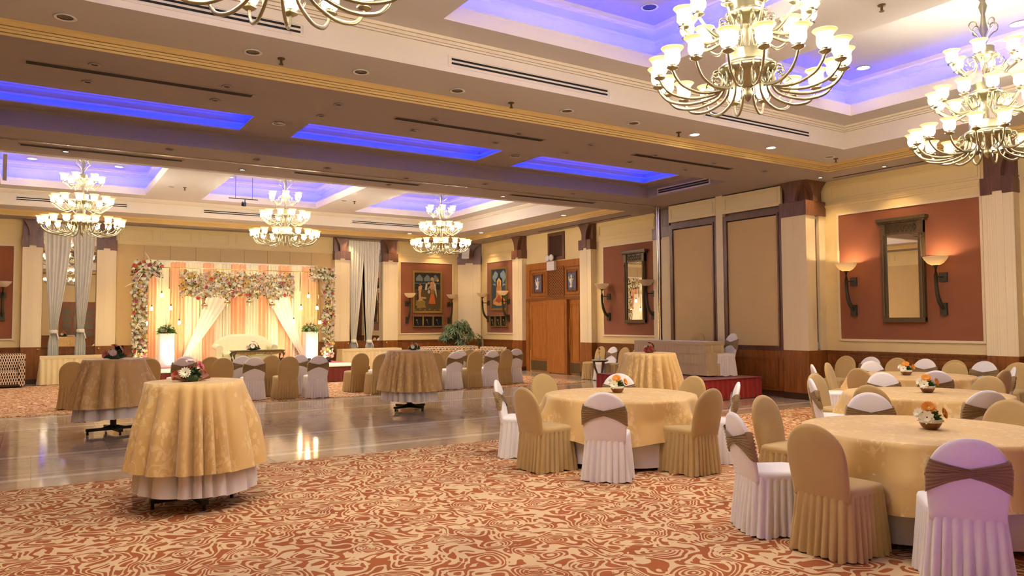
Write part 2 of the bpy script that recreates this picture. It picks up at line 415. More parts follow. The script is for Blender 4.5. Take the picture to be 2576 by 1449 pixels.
def wainscot(F, par, a, b, off=0):
    m = MB(F); m.box(a, b, off, off + .03, .13, .97)
    m.build('wainscot', M['wood'], par)
    m = MB(F); m.box(a, b, off, off + .055, .965, 1.0); m.box(a, b, off, off + .042, .93, .965)
    n = max(1, round((b - a) / 1.5)); w = (b - a) / n
    for i in range(n):
        u0, u1 = a + i * w + .08, a + (i + 1) * w - .08
        m.frame(u0, u1, .78, .9, .012, off + .03, off + .04)
        m.frame(u0, u1, .2, .74, .02, off + .03, off + .042)
    m.build('wainscot_moulding', M['wood_h'], par)
    m = MB(F); m.box(a, b, off, off + .045, 0, .13); m.build('skirting', M['dark'], par)
def frieze(F, par, a, b, n=1, off=0):
    m = MB(F); m.box(a, b, off, off + .035, 3.985, 4.005); m.box(a, b, off, off + .02, 3.955, 3.985)
    w = (b - a) / n
    for i in range(n):
        u0, u1 = a + i * w + .09, a + (i + 1) * w - .09
        m.frame(u0, u1, 4.07, 4.42, .03, off, off + .018); m.frame(u0 + .05, u1 - .05, 4.12, 4.37, .015, off, off + .012)
    m.build('frieze_moulding', M['wall'], par)
def redpanel(F, par, a, b, z0=1.24, z1=3.76, off=0):
    m = MB(F); m.box(a, b, off, off + .012, z0, z1); m.build('fabric_panel', M['red'], par)
    m = MB(F); m.frame(a - .045, b + .045, z0 - .045, z1 + .045, .045, off, off + .03); m.build('panel_border', M['shaft'], par)

# back wall
for a, b in ((XL, -.3), (.16, 1.49), (1.97, 2.2), (9.0, 10.2), (10.75, 13.2)): wainscot(FB, WB, a, b)
wainscot(FB, WB, 1.97, 8.47)
for a, b, n in ((XL, -.3, 2), (1.97, 8.47, 6), (10.75, 13.25, 1)): frieze(FB, WB, a, b, n)
redpanel(FB, WB, 10.93, 13.0); redpanel(FB, WB, -2.6, -.5)
m = MB(FB); m.box(1.99, 8.45, 0, .02, 1.0, 3.95)
m.build('acoustic_fabric_panel', M['tan_f'], WB)
m = MB(FB)
for i in range(1, 9): m.box(1.99 + i * .717 - .004, 1.99 + i * .717 + .004, .02, .022, 1.0, 3.95)
m.build('panel_seam', M['wood_h'], WB)
# right wall
wainscot(FR, WR, 14.6, 17.15); wainscot(FR, WR, 21.5, 23.7); wainscot(FR, WR, 6.45, 9.6); wainscot(FR, WR, YN, 5.97)
frieze(FR, WR, 14.6, 17.15); frieze(FR, WR, 21.5, 23.8); frieze(FR, WR, 6.45, 9.6); frieze(FR, WR, YN, 5.97, 3)
redpanel(FR, WR, 14.75, 16.82); redpanel(FR, WR, 21.62, 23.45); redpanel(FR, WR, 6.57, 9.29); redpanel(FR, WR, 2.6, 5.75)
# left and near walls (behind and beside the camera)
wainscot(FL, WL, YN, YB); frieze(FL, WL, YN, YB, 8)
m = MB(FL)
for a in (1, 5, 9, 13, 17, 21): m.box(a, a + 3.2, 0, .02, 1.0, 3.9)
m.build('acoustic_fabric_panel', M['tan_f'], WL)
for a, b in ((XL, 1.2), (3.6, XR)): wainscot(FN, WN, a, b)
for a in (-2.4, 5.0, 9.2): redpanel(FN, WN, a, a + 2.4)
frieze(FN, WN, XL, XR, 7)

def pilaster(F, u0, u1, d=.2, name=None, fl='flute'):
    p = sempty(name or tname()); w = u1 - u0; c_ = (u0 + u1) / 2
    m = MB(F); m.box(u0, u1, 0, d, .13, 1.0); m.build('pilaster_base', M['wood'], p)
    m = MB(F); m.box(u0 - .01, u1 + .01, 0, d + .012, 0, .13); m.build('skirting', M['dark'], p)
    m = MB(F); m.box(u0, u1, 0, d, 1.0, 3.74); m.box(c_ - w * .17, c_ + w * .17, 0, d + .006, 1.0, 3.79); m.build('pilaster_shaft', M[fl], p)
    m = MB(F)
    m.box(u0 - .015, c_ - w * .17, 0, d + .03, 3.74, 4.03); m.box(c_ + w * .17, u1 + .015, 0, d + .03, 3.74, 4.03)
    m.box(c_ - w * .17, c_ + w * .17, 0, d + .04, 3.79, 4.05)
    m.box(u0, u1, 0, d - .08, 4.03, 4.5)
    L = []; R_ = []
    for i in range(9):
        t = i / 8; hw = w * (.17 + .33 * t ** 2.2); z = 4.05 + .44 * t; L.append((c_ - hw, z)); R_.append((c_ + hw, z))
    m.prism(L + R_[::-1], d - .08, d + .05)
    m.build('pilaster_capital', M['capital'], p)
    return p
for a, b in ((-.3, .17), (1.48, 1.97), (8.47, 8.99), (10.2, 10.74)): pilaster(FB, a, b)
for a, b in ((20.86, 21.45), (17.18, 17.72), (13.6, 14.55)): pilaster(FR, a, b)
pilaster(FR, 5.95, 6.44)
dx = sqrt(.5); FD = frameM((13.62, 24.22), (dx, -dx), (-dx, -dx)); pilaster(FD, -.43, .43, .16, fl='shaft')

# big pier with the recessed slot beside the stored partitions
p = sempty(tname())
F = frameM((0, 9.62), (1, 0), (0, -1))
m = MB(); m.box(13.27, XR, 9.62, 10.22, .13, 1.0); m.build('pier_base', M['wood'], p)
m = MB(); m.box(13.26, XR, 9.61, 10.23, 0, .13); m.build('skirting', M['dark'], p)
m = MB(); m.box(13.27, 13.57, 9.62, 10.22, 1.0, 3.78); m.box(13.57, 13.7, 9.7, 10.22, 1.0, 3.78); m.box(13.7, XR, 9.62, 10.22, 1.0, 3.78); m.build('pier_shaft', M['flute'], p)
m = MB(); m.box(13.575, 13.695, 9.69, 9.7, 1.16, 3.72); m.build('pier_slot', M['capital'], p)
m = MB(); m.box(13.585, 13.685, 9.66, 9.7, 1.02, 1.14); m.build('pier_socket', M['steelgrey'], p)
m = MB(); m.box(13.24, XR, 9.59, 10.24, 3.78, 4.08); m.box(13.34, XR, 9.69, 10.18, 4.08, 4.5)
for (F, c_, w, d) in ((frameM((13.34, 0), (0, 1), (-1, 0)), 9.93, .6, .0), (frameM((0, 9.69), (1, 0), (0, -1)), 13.58, .66, .0)):
    q = MB(F); L = []; R_ = []
    for i in range(9):
        t = i / 8; hw = w * (.16 + .34 * t ** 2.2); z = 4.08 + .42 * t; L.append((c_ - hw, z)); R_.append((c_ + hw, z))
    q.prism(L + R_[::-1], 0, .12)
    m.add(q.v, q.f)
m.build('pier_capital', M['capital'], p)

# stored partition panels (pocket doors) on the right
def pocket(y0, y1, label, zb=1.08):
    t = thing('partition_panel', label, 'partition panel', (13.34, (y0 + y1) / 2, 0))
    w = (y1 - y0) / 2; F = frameM((0, 0), (0, 1), (-1, 0))
    m = MB(F); m.box(-w + .12, w - .12, .0, .012, 1.08, 3.86); m.build('fabric_infill', M['tan_f'], t)
    m = MB(F); m.frame(-w, w, .0 + .98, 4.0, .1, -.02, .03); m.frame(-w + .08, w - .08, 1.04, 3.92, .035, .03, .05); m.build('wooden_frame', M['capital'], t)
    m = MB(F); m.box(-w, w, -.02, .02, .13, .98); m.frame(-w + .15, w - .15, .2, .82, .03, .02, .04); m.build('lower_panel', M['wood'], t)
    m = MB(F); m.box(-w + .0, w - .0, -.02, .05, 4.06, 4.47); m.frame(-w + .08, w - .08, 4.13, 4.4, .02, .05, .062); m.build('transom_panel', M['shaft'], t)
pocket(10.24, 11.84, 'fabric-covered folding partition panel in dark wood frame, next to the big corner pier')
pocket(12.04, 13.56, 'fabric-covered folding partition panel in dark wood frame, next to the steel post')
m = MB(); m.box(13.3, XR, 11.84, 12.04, 1.0, 4.5); m.box(13.32, XR, 11.84, 12.04, .0, 1.0); struct(m.build(tname(), M['shaft']))
m = MB(); m.box(13.4, XR, 10.22, 13.6, 0, 4.5); struct(m.build(tname(), M['capital']))
t = thing('partition_post', 'tall shiny steel guide post of the folding partition, beside the stored panels', 'post', (13.28, 13.9, 0))
m = MB(); m.box(-.03, .03, -.045, .045, 0, 4.5); m.build('post_body', M['chrome'], t)
m = MB(); m.box(-.034, -.03, -.008, .012, 0.02, 4.49); m.build('rubber_seal', M['black'], t)
m = MB(); m.box(-2.9, 13.3, 13.83, 13.845, 4.485, 4.5); m.box(-2.9, 13.3, 13.875, 13.89, 4.485, 4.5); struct(m.build(tname(), M['chrome']))
m = MB(); m.box(-.03, .03, -.03, .03, 0, .44); o = m.build('hanging_tube', M['whitep']); o.location = (-.466, 15.2, 4.06)
tag(o, 'short white square tube hanging from the soffit at far left', 'tube')

# ---- double door wall
dw = struct(MB(FR).box(17.72, 20.86, 0, .035, 2.36, 3.53).box(17.72, 17.86, 0, .05, 0, 2.36).box(20.68, 20.86, 0, .05, 0, 2.36).build(tname(), M['door']))
m = MB(FR); m.box(17.78, 20.8, .035, .075, 2.3, 2.38)
for a, b in ((17.92, 18.7), (19.62, 20.62)):
    m.frame(a, b, 2.44, 3.32, .02, .035, .055); m.frame(a + .12, b - .12, 2.54, 3.22, .02, .035, .05)
m.frame(18.72, 19.6, 2.4, 3.36, .05, .035, .06); m.build('door_surround_moulding', M['wood_h'], dw)
m = MB(FR); m.box(18.77, 19.55, .035, .045, 2.45, 3.31); m.build('lattice_grille', M['lattice'], dw)
def leaf(n, a, b, o, panel=True, dark=False):
    d = sempty('door_%d' % n); m = MB(FR); m.box(a, b, o, o + .045, .02, 2.3); m.build('door_leaf', M['door'], d)
    if panel:
        m = MB(FR); m.frame(a + .1, b - .1, .42, 2.18, .03, o + .045, o + .06); m.build('door_moulding', M['door'], d)
        m = MB(FR); m.box(a + .04, b - .04, o + .045, o + .05, .05, .36); m.build('kick_plate', M['gilt_d'], d)
        m = MB(FR); m.tube([(b - .06, o + .09, .7), (b - .06, o + .09, 1.7)], .012); m.build('door_handle', M['brass_b'], d)
leaf(1, 19.56, 20.6, .0); leaf(2, 18.56, 19.5, .12, False); leaf(3, 17.86, 18.44, .0)
m = MB(FR); m.box(18.44, 18.56, 0, .16, .0, 2.3); m.box(19.5, 19.56, 0, .05, 0, 2.3); struct(m.build(tname(), M['wood']))
t = thing('vent_grille', 'tall dark wood lattice vent above the double doors', 'vent', (XR, 19.15, 4.0))
F = frameM((0, 0), (0, 1), (-1, 0))
m = MB(F); m.frame(-.44, .44, -.43, .44, .1, 0, .04); m.build('vent_frame', M['capital'], t)
m = MB(F); m.box(-.34, .34, 0, .02, -.33, .34); m.build('lattice', M['lattice_d'], t)
def relief(y, lab):
    t = thing('relief_picture', lab, 'picture', (XR - .035, y, 2.86)); F = frameM((0, 0), (0, 1), (-1, 0))
    m = MB(F); m.frame(-.25, .25, -.3, .3, .045, .0, .05); m.build('picture_frame', M['capital'], t)
    m = MB(F); m.box(-.21, .21, 0, .015, -.26, .26); m.build('picture_ground', plain('slate_blue_ground', (112, 112, 138), .7), t)
    m = MB(F); m.lathe([(.03, -.2), (.07, -.19), (.05, -.14), (.035, -.1), (.07, .0), (.05, .06), (.02, .1), (.035, .13), (.03, .18), (.005, .2)], 10, (0, .03, 0))
    m.tube([(-.04, .03, .03), (-.12, .03, .07), (-.1, .03, .16)], .018, 6); m.tube([(.04, .03, .03), (.12, .03, .05), (.13, .03, .14)], .018, 6)
    m.build('relief_figure', M['petal_w'], t)
relief(20.12, 'small framed relief of a pale figure, left over the double doors'); relief(18.3, 'small framed relief of a pale figure, right over the double doors')
t = thing('emergency_light', 'white twin-head emergency light above the double doors', 'lamp', (XR - .05, 19.3, 3.4)); F = frameM((0, 0), (0, 1), (-1, 0))
m = MB(F); m.box(-.2, .2, 0, .1, -.16, .12); m.build('battery_box', M['whitep'], t)
for s in (.1, -.12):
    m = MB(F @ Matrix.Translation((s + .05, .08, .24)) @ Matrix.Rotation(pi / 2, 4, 'X')); m.lathe([(.03, .06), (.08, .02), (.11, -.04), (.09, -.045), (.05, -.03)], 16); m.build('lamp_head', M['whitep'], t)

# ---- near wall glass door (seen only in the mirrors)
d = sempty('door_4'); m = MB(FN); m.box(1.2, 3.6, 0, .06, 0, 2.9); m.build('door_leaf', M['wood'], d)
m = MB(FN)
for i in range(4):
    for j in range(4): m.box(1.36 + i * .55, 1.8 + i * .55, .06, .07, .9 + j * .42, 1.24 + j * .42)
m.build('door_pane', plain('dusky_glass', (120, 110, 90), .1), d)

# ------------------------------------------------------------------ framed mirrors, paintings, sconces
def wall_mirror_fancy(y, label):
    t = thing('wall_mirror', label, 'mirror', (XR - .012, y, 0)); F = frameM((0, 0), (0, 1), (-1, 0))
    m = MB(F); m.box(-.31, .31, .0, .055, 1.66, 3.24); m.build('mirror_glass', M['mirror'], t)
    m = MB(F); m.box(-.41, -.31, 0, .08, 1.6, 3.3); m.box(.31, .41, 0, .08, 1.6, 3.3); m.box(-.41, .41, 0, .085, 1.57, 1.66); m.box(-.41, .41, 0, .07, 3.24, 3.46)
    for s in (-1, 1):
        m.tube([(s * .37, .085, 1.66), (s * .37, .085, 3.24)], .022, 8); m.sphere((s * .38, .09, 3.16), .03)
        m.box(s * .36 - .05, s * .36 + .05, 0, .1, 3.24, 3.46)
    for k in range(4):
        u = -.24 + k * .16
        m.tube([(u - .08, .075, 3.28), (u, .08, 3.42), (u + .08, .075, 3.28)], .008, 6); m.tube([(u - .08, .075, 3.42), (u, .08, 3.28), (u + .08, .075, 3.42)], .008, 6)
    m.box(-.46, .46, 0, .11, 3.46, 3.5); m.box(-.48, .48, 0, .14, 3.5, 3.56)
    for k in range(22): m.sphere((-.44 + k * .042, .12, 3.47), .014, 6, 4)
    m.build('mirror_frame', M['gilt_d'], t)
wall_mirror_fancy(7.94, 'tall gilt-framed mirror between the two lit sconces on the near red panel')
wall_mirror_fancy(15.44, 'tall gilt-framed mirror with crossed lattice crest, on the red panel beside the double doors')

def sconce(F, lit, label, R_=.205):
    """local: u along wall, o out from wall, z; origin on wall at bowl height"""
    t = thing('wall_sconce', label, 'wall lamp'); t.matrix_world = F
    m = MB(); m.lathe([(.02, -.13), (.07, -.125), (.13, -.09), (.18, -.03), (R_, .02), (R_ + .006, .03), (R_ - .01, .025), (.165, -.03), (.115, -.085), (.02, -.11)], 28, (0, .26, 0), cap=False)
    m.build('glass_bowl', M['bowl'], t)
    m = MB(); m.tube([(0, .26, -.12), (0, .262, -.3), (0, .255, -.5), (0, .225, -.66), (0, .17, -.78), (0, .1, -.86), (0, .05, -.9)], [.035, .034, .033, .036, .04, .036, .03], 8)
    m.lathe([(.02, -.15), (.05, -.14), (.045, -.12), (.02, -.11)], 16, (0, .26, 0)); m.tube([(0, .25, -.33), (0, .03, -.33)], .012, 6)
    m.build('sconce_arm', M['iron'], t)
    m = MB(); m.box(-.07, .07, .0, .03, -.42, -.25); m.build('upper_wall_plate', M['iron'], t)
    m = MB(); m.box(-.06, .06, .0, .05, -1.02, -.8); m.build('lower_wall_plate', M['iron'], t)
    if lit:
        m = MB(); m.lathe([(.01, -.075), (.03, -.06), (.035, -.03), (.025, 0), (.005, .012)], 12, (0, .26, 0)); m.build('bulb', M['lit_sconce'], t)
    return t
M['lit_sconce'] = emit('sconce_bulb', (255, 222, 180), 120)
def FRat(y, z): return Matrix.Translation((XR - .012, y, z)) @ Matrix.Rotation(pi / 2, 4, 'Z')
def FBat(x, z): return Matrix.Translation((x, YB - .012, z)) @ Matrix.Rotation(pi, 4, 'Z')
for y, z, lit, lab in ((8.98, 2.72, 1, 'lit torch sconce left of the mirror on the near red panel'), (7.22, 2.72, 1, 'lit torch sconce right of the mirror on the near red panel'),
                       (16.6, 2.66, 0, 'unlit torch sconce between the double doors and the far gilt mirror'), (14.76, 2.68, 0, 'unlit torch sconce half hidden by the steel post'),
                       (23.35, 2.64, 0, 'unlit torch sconce left of the blue painting, by the corner pilaster'), (21.98, 2.66, 0, 'pale torch sconce right of the blue painting')):
    sconce(FRat(y, z), lit, lab)
for x, z, lab in ((11.18, 2.62, 'unlit torch sconce left of the court-scene painting'), (12.86, 2.6, 'unlit torch sconce right of the court-scene painting'), (-.72, 2.75, 'torch sconce cut by the left edge of the photo')):
    sconce(FBat(x, z), 0, lab)

def painting(F, w, h, label, kind):
    t = thing('framed_painting', label, 'painting'); t.matrix_world = F
    m = MB(); m.frame(-w / 2, w / 2, -h / 2, h / 2, .06, 0, .05); m.frame(-w / 2 + .055, w / 2 - .055, -h / 2 + .055, h / 2 - .055, .02, 0, .035); m.build('gilt_frame', M['gilt'], t)
    m = MB(); W, H = w / 2 - .06, h / 2 - .06
    P = lambda n, c_: plain(n, c_, .6, var=.2, sc=12)
    ell = lambda cx, cz, rx, rz, o: m.prism([(-(cx + rx * cos(q * pi / 8)) * W, (cz + rz * sin(q * pi / 8)) * H) for q in range(16)], o, o + .002)
    if kind == 'court':
        mats = [P('canvas_olive_brown', (92, 74, 34)), P('canvas_dark', (40, 36, 30)), P('canvas_arch_grey', (110, 124, 118)), P('canvas_skin', (206, 160, 104)), P('canvas_orange', (208, 112, 40)), P('canvas_white', (206, 196, 176)), P('canvas_ochre', (150, 124, 58))]
        m.mat = 0; m.box(-W, W, 0, .012, -H, H); m.mat = 1; m.box(-W, W, .012, .014, .12 * H, H)
        m.mat = 2
        for k in (-.6, 0, .6): m.prism([((k - .25) * W, .55 * H), ((k + .25) * W, .55 * H), ((k + .25) * W, .7 * H), ((k + .12) * W, .82 * H), (k * W, .9 * H), ((k - .12) * W, .82 * H), ((k - .25) * W, .7 * H)], .014, .016)
        m.box(-.95 * W, .95 * W, .014, .015, .42 * H, .46 * H)
        fig = lambda pts, o=.016: m.prism([(-a * W, z * H) for a, z in pts], o, o + .002)
        m.mat = 6; fig([(-.8, -.85), (-.1, -.82), (-.2, -.62), (-.75, -.65)]); fig([(-.9, -.72), (-.85, -.45), (-.5, -.35), (-.15, -.5), (-.2, -.65), (-.6, -.72)], .018)
        m.mat = 3; fig([(-.72, -.5), (-.78, -.1), (-.7, .12), (-.45, .1), (-.5, -.2), (-.35, -.45)], .02); fig([(-.68, .12), (-.7, .3), (-.55, .4), (-.4, .3), (-.42, .12)], .02); fig([(-.5, -.25), (-.1, -.28), (-.1, -.36), (-.5, -.38)], .022)
        ell(-.56, .2, .13, .1, .024); ell(.36, .68, .11, .09, .026); ell(.1, .45, .08, .06, .016); ell(.78, .6, .09, .07, .016)
        m.mat = 1; ell(-.6, .27, .13, .08, .023); ell(.38, .75, .12, .07, .025); fig([(-.78, -.45), (-.76, .05), (-.68, .08), (-.66, -.4)], .025)
        m.mat = 6; fig([(.3, -.1), (.34, .15), (.5, .14), (.52, -.12)], .024)
        for q in range(6): ell(-.9 + q * .36, -.93 + .03 * (q % 2), .07, .03, .014)
        m.mat = 4; fig([(.08, -.6), (.3, -.62), (.62, -.62), (.5, -.1), (.5, .15), (.3, .15), (.25, -.1)], .02)
        m.mat = 3; fig([(.22, .12), (.2, .5), (.5, .55), (.6, .1), (.45, .02)], .022); fig([(.25, .58), (.28, .78), (.45, .74), (.46, .56)], .022); fig([(.25, .4), (.0, .15), (.05, .1), (.32, .28)], .024)
        m.mat = 5; fig([(.5, .5), (.62, .4), (.72, -.3), (.6, -.1), (.52, .2)], .024); fig([(.0, .02), (.1, .12), (.22, .06), (.18, -.08), (.05, -.08)], .024); fig([(-.2, .1), (-.12, .42), (.0, .42), (-.02, .1)])
    elif kind == 'yogi':
        mats = [P('canvas_slate_blue', (64, 84, 104)), P('canvas_cloud', (150, 178, 188)), P('canvas_shadow_blue', (48, 52, 66)), P('canvas_amber', (216, 152, 84)), P('canvas_flame', (250, 214, 140)), P('canvas_rust', (160, 84, 44))]
        m.mat = 0; m.box(-W, W, 0, .012, -H, H); m.mat = 1
        fig = lambda pts, o=.013: m.prism([(-a * W, z * H) for a, z in pts], o, o + .002)
        fig([(-1, .6), (-.5, .95), (0, .7), (.6, .95), (1, .6), (.6, .3), (-.6, .35)]); m.mat = 2
        fig([(-.5, -.1), (-.45, .5), (-.2, .6), (-.12, .8), (.12, .8), (.2, .6), (.45, .5), (.5, -.1)], .015); m.mat = 1; fig([(-.95, .25), (-.5, .3), (-.4, .15)], .016); fig([(.95, .2), (.5, .28), (.45, .12)], .016)
        m.mat = 3; fig([(-.85, -.75), (-.8, -.55), (-.4, -.4), (-.35, .1), (-.15, .2), (.15, .2), (.35, .1), (.4, -.4), (.8, -.55), (.85, -.75), (.3, -.85), (-.3, -.85)], .018)
        m.mat = 4; fig([(-.28, .15), (-.3, .4), (0, .56), (.3, .4), (.28, .15)], .02); m.mat = 5; fig([(-.5, -.6), (0, -.3), (.5, -.6), (0, -.72)], .02)
        m.mat = 3; fig([(-.16, .12), (-.16, .34), (0, .42), (.16, .34), (.16, .12), (0, .02)], .023)
    m.build('canvas', mats, t)
painting(FBat(11.98, 2.72), 1.18, 1.52, 'gilt-framed painting of a seated figure and a standing woman in orange skirt', 'court')
painting(FRat(22.6, 2.79), 1.1, 1.52, 'gilt-framed blue painting of an amber seated figure, on the right wall', 'yogi')
def triptych(F, w, label):
    t = thing('shadow_box', label, 'display box'); t.matrix_world = F; h = .4
    m = MB(); m.frame(-w / 2, w / 2, -h / 2, h / 2, .03, 0, .09)
    for k in (-1, 1): m.box(k * w / 6 - .02, k * w / 6 + .02, 0, .09, -h / 2, h / 2)
    m.build('box_frame', M['gilt'], t)
    m = MB(); m.box(-w / 2 + .03, w / 2 - .03, 0, .03, -h / 2 + .03, h / 2 - .03); m.build('dark_back', M['slot'], t)
    for k in (-1, 0, 1):
        m = MB(); m.tube([(k * w / 3 - .02, .05, -.12), (k * w / 3 + .03, .05, .02)], .008, 6); m.sphere((k * w / 3 + .04, .05, .04), .03, 8, 6); m.build('dried_flower', M['gilt'], t)
triptych(FBat(11.98, 1.66), 1.2, 'three-part shadow box with dried flowers under the court-scene painting')
triptych(FRat(22.6, 1.65), 1.15, 'three-part shadow box under the blue painting')
t = thing('wall_speaker', 'small tilted white panel speaker on the corner capital', 'speaker', (13.22, 23.84, 4.1)); t.rotation_euler = (radians(-22), 0, radians(-40))
m = MB(); m.box(-.13, .13, -.06, 0, -.2, .2); m.build('speaker_body', M['whitep'], t)
m = MB(); m.tube([(0, 0, 0), (0, .12, .02)], .015, 6); m.build('bracket', M['black'], t)

# ---- plain mirrors behind the curtains
for n, a, b in ((1, .17, 1.48), (2, 8.99, 10.2)):
    m = MB(FB); m.box(a + .01, b - .01, .0, .02, 1.0, 4.49)
    struct(m.build('mirror_pane_%d' % n, M['mirror']), 'tall mirror pane behind the tied curtains')

# ---- curtains
def curtain(x_top0, x_top1, x_tie, zt, label, y=24.37, zb=.74, wt=.075, wb=.13):
    t = thing('curtain', label, 'curtain', (x_tie, y, 0)); m = MB(); rings = []
    n = 84; NP = 6
    for i in range(40):
        z = 4.42 + (zb - 4.42) * i / 39
        if z > zt:
            k = (4.42 - z) / (4.42 - zt); e = k ** 1.5
            a = (x_top0) * (1 - e) + (x_tie - wt) * e; b_ = (x_top1) * (1 - e) + (x_tie + wt) * e
        else:
            k = (zt - z) / (zt - zb); a = x_tie - wt - (wb - wt) * min(1, k * 2); b_ = x_tie + wt + (wb - wt) * min(1, k * 2)
        row = []
        wide = (b_ - a)
        for j in range(n + 1):
            s = j / n; amp = .034 + .012 * (1 - wide / .62)
            yy = amp * sin(2 * pi * NP * s + 1.2 * sin(z * 1.3)) + .012 * sin(23 * s + z * .8)
            row.append((a + wide * s - x_tie, yy, z))
        rings.append(row)
    m.loft(rings, closed=False); m.build('curtain_fabric', M['curtain'], t)
    m = MB(); m.lathe([(wt + .012, -.05), (wt + .03, -.02), (wt + .028, .02), (wt + .012, .05)], 18, (0, 0, zt)); m.tube([(wt, -.05, zt - .03), (wt + .03, -.07, zt - .12), (wt + .05, -.05, zt - .22)], .022, 6)
    m.build('tie_band', M['curtain'], t)
curtain(.2, .86, .46, 1.42, 'white curtain tied in a knot, left half of the left mirror bay')
curtain(.9, 1.44, 1.11, 1.44, 'white curtain tied in a knot, right half of the left mirror bay')
curtain(8.93, 9.52, 9.16, 1.0, 'white curtain gathered to a tie, left half of the right mirror bay')
curtain(9.5, 10.08, 9.72, .98, 'white curtain gathered to a tie, right half of the right mirror bay')
for i, x in enumerate((.1, 1.56, 8.92, 10.3)):
    m = MB(); m.tube([(0, 0, 0), (0, -.05, 0)], .014, 8); m.sphere((0, -.06, 0), .032)
    o = m.build('tieback_knob', M['brass_b']); o.location = (x, YB - .2, .93)
    tag(o, 'small brass tieback knob on the ' + ('left', 'second', 'third', 'right')[i] + ' pilaster base flanking the curtains', 'knob')

# ------------------------------------------------------------------ ceiling fittings
def vent(x, y, z, L, rz, label, group, vert=False, dark=False):
    t = thing('ceiling_vent', label, 'vent', (x, y, z), rz, group)
    # in local: length along x; vertical ones face -y
    if vert:
        m = MB(); m.frame(-L / 2 - .05, L / 2 + .05, -.07, .07, .02, -.008, 0); m.build('vent_frame', M['band'], t)
        for s in (-.024, .026):
            m = MB(); m.box(-L / 2, L / 2, -.009, -.001, s - .011, s + .011); m.build('vent_slot', M['slot'], t)
    else:
        m = MB(); m.box(-L / 2 - .03, L / 2 + .03, -.07, .07, -.008, 0); m.build('vent_frame', M['grille_g'], t)
        for s in (-.045, -.015, .015, .045):
            m = MB(); m.box(-L / 2, L / 2, s - .008, s + .008, -.011, -.006); m.build('vent_slot', M['slot'], t)
    return t
for i, (a, b) in enumerate(((-.6, 2.37), (4.22, 6.66), (8.6, 11.1))):
    vent((a + b) / 2, 7.95, 4.79, b - a, 0, 'long two-slot air vent on the near white fascia, ' + ('far left one', 'middle one', 'right one')[i], 'vents on the near fascia', True)
for i, (a, b) in enumerate(((-.44, 2.07), (4.04, 6.2), (8.48, 11.04))):
    vent((a + b) / 2, 22.72, 4.83, b - a, 0, 'two-slot air vent on the far fascia above the stage, ' + ('behind the left chandelier', 'behind the middle chandelier', 'behind the right chandelier')[i], 'vents on the far fascia', True)
vent(12.08, 11.87, 4.6, 1.5, -pi / 2, 'short two-slot vent on the purple-lit end of the middle ceiling recess', 'vent', True)
for i, (a, b) in enumerate(((-.13, 2.27), (4.23, 6.75), (8.69, 11.09))):
    vent((a + b) / 2, 9.66, Z0, b - a, 0, 'long slotted vent in the dim soffit before the blue recesses, ' + ('left one', 'middle one', 'right one')[i], 'vents before the blue recesses')
for i, (a, b) in enumerate(((-.24, 2.15), (4.14, 6.75), (9.05, 11.43))):
    vent((a + b) / 2, 14.2, Z0, b - a, 0, 'long slotted vent in the soffit beside the partition track, ' + ('left one', 'middle one', 'right one')[i], 'vents beside the partition track')
t = thing('ceiling_vent', 'long dark linear slot in the right-hand soffit above the near red panel', 'vent', (13.6, 7.9, Z0)); m = MB(); m.box(-.02, .02, -1.3, 1.3, -.006, 0); m.build('vent_slot', M['slot'], t)
t = thing('ceiling_vent', 'long dark linear slot in the right-hand soffit above the double doors', 'vent', (13.6, 17.5, Z0)); m = MB(); m.box(-.02, .02, -2.2, 2.2, -.006, 0); m.build('vent_slot', M['slot'], t)

ORD = ('first', 'second', 'third', 'fourth', 'fifth', 'sixth', 'seventh', 'eighth', 'ninth', 'tenth')
def downlight(x, y, z, r, lit, label, group):
    t = thing('downlight', label, 'ceiling lamp', (x, y, z), 0, group)
    m = MB(); m.lathe([(r, 0), (r + .02, -.012), (r + .008, -.016), (r - .012, -.008)], 20, cap=False); m.build('trim_ring', M['whitep'] if r > .06 else M['ceil_low'], t)
    m = MB(); m.lathe([(.001, -.003), (r - .005, -.004)], 20, cap=False); m.build('lens', M['lit'] if lit else M['lensoff'], t)
for i, (x, y, lit) in enumerate(((.2, 8.48, 0), (2.0, 8.49, 0), (3.27, 8.49, 0), (4.61, 8.53, 0), (6.4, 8.54, 0), (7.67, 8.54, 0), (9.0, 8.56, 1), (10.84, 8.52, 1), (12.38, 8.44, 0))):
    downlight(x, y, Z1, .085, lit, ('lit' if lit else 'unlit') + ' round downlight in the soffit strip under the near fascia, ' + ORD[i] + ' from the left', ('lit' if lit else 'unlit') + ' downlights in the near soffit strip')
for i, (x, y) in enumerate(((6.63, 7.05), (11.18, 6.97), (11.33, 4.77))):
    downlight(x, y, Z3, .1, i > 0, ('unlit downlight in the blue near coffer, left of the big chandelier', 'lit downlight near the far edge of the right near coffer', 'lit downlight beside the mount of the right chandelier')[i], 'downlights in the near coffers')
for i, (x, y) in enumerate(((-.12, 22.02 - .4), (1.77, 21.6), (4.49, 21.6), (9.0, 21.5))):
    downlight(x, y, Z3, .1, 1, 'lit round downlight at the stage end of the far coffers, ' + ORD[i] + ' from the left', 'downlights in the far coffers')
FS = ('on the right side, nearest the doors', 'on the right side, nearest the far corner', 'above the right curtains', 'above the right flower pillar', 'on the right side, middle', 'above the left curtains', 'above the stage garland')
for i, (x, y, lit) in enumerate(((12.66, 17.09, 1), (12.72, 21.87, 1), (10.74, 23.3, 1), (8.85, 23.2, 0), (12.43, 19.42, 0), (.6, 23.25, 0), (4.9, 23.25, 0))):
    downlight(x, y, Z1, .075, lit, ('lit' if lit else 'unlit') + ' downlight in the far soffit strip, ' + FS[i], ('lit' if lit else 'unlit') + ' downlights in the far soffit strip')
for x, y in ((3.05, 11.0), (7.5, 11.0)):
    pass
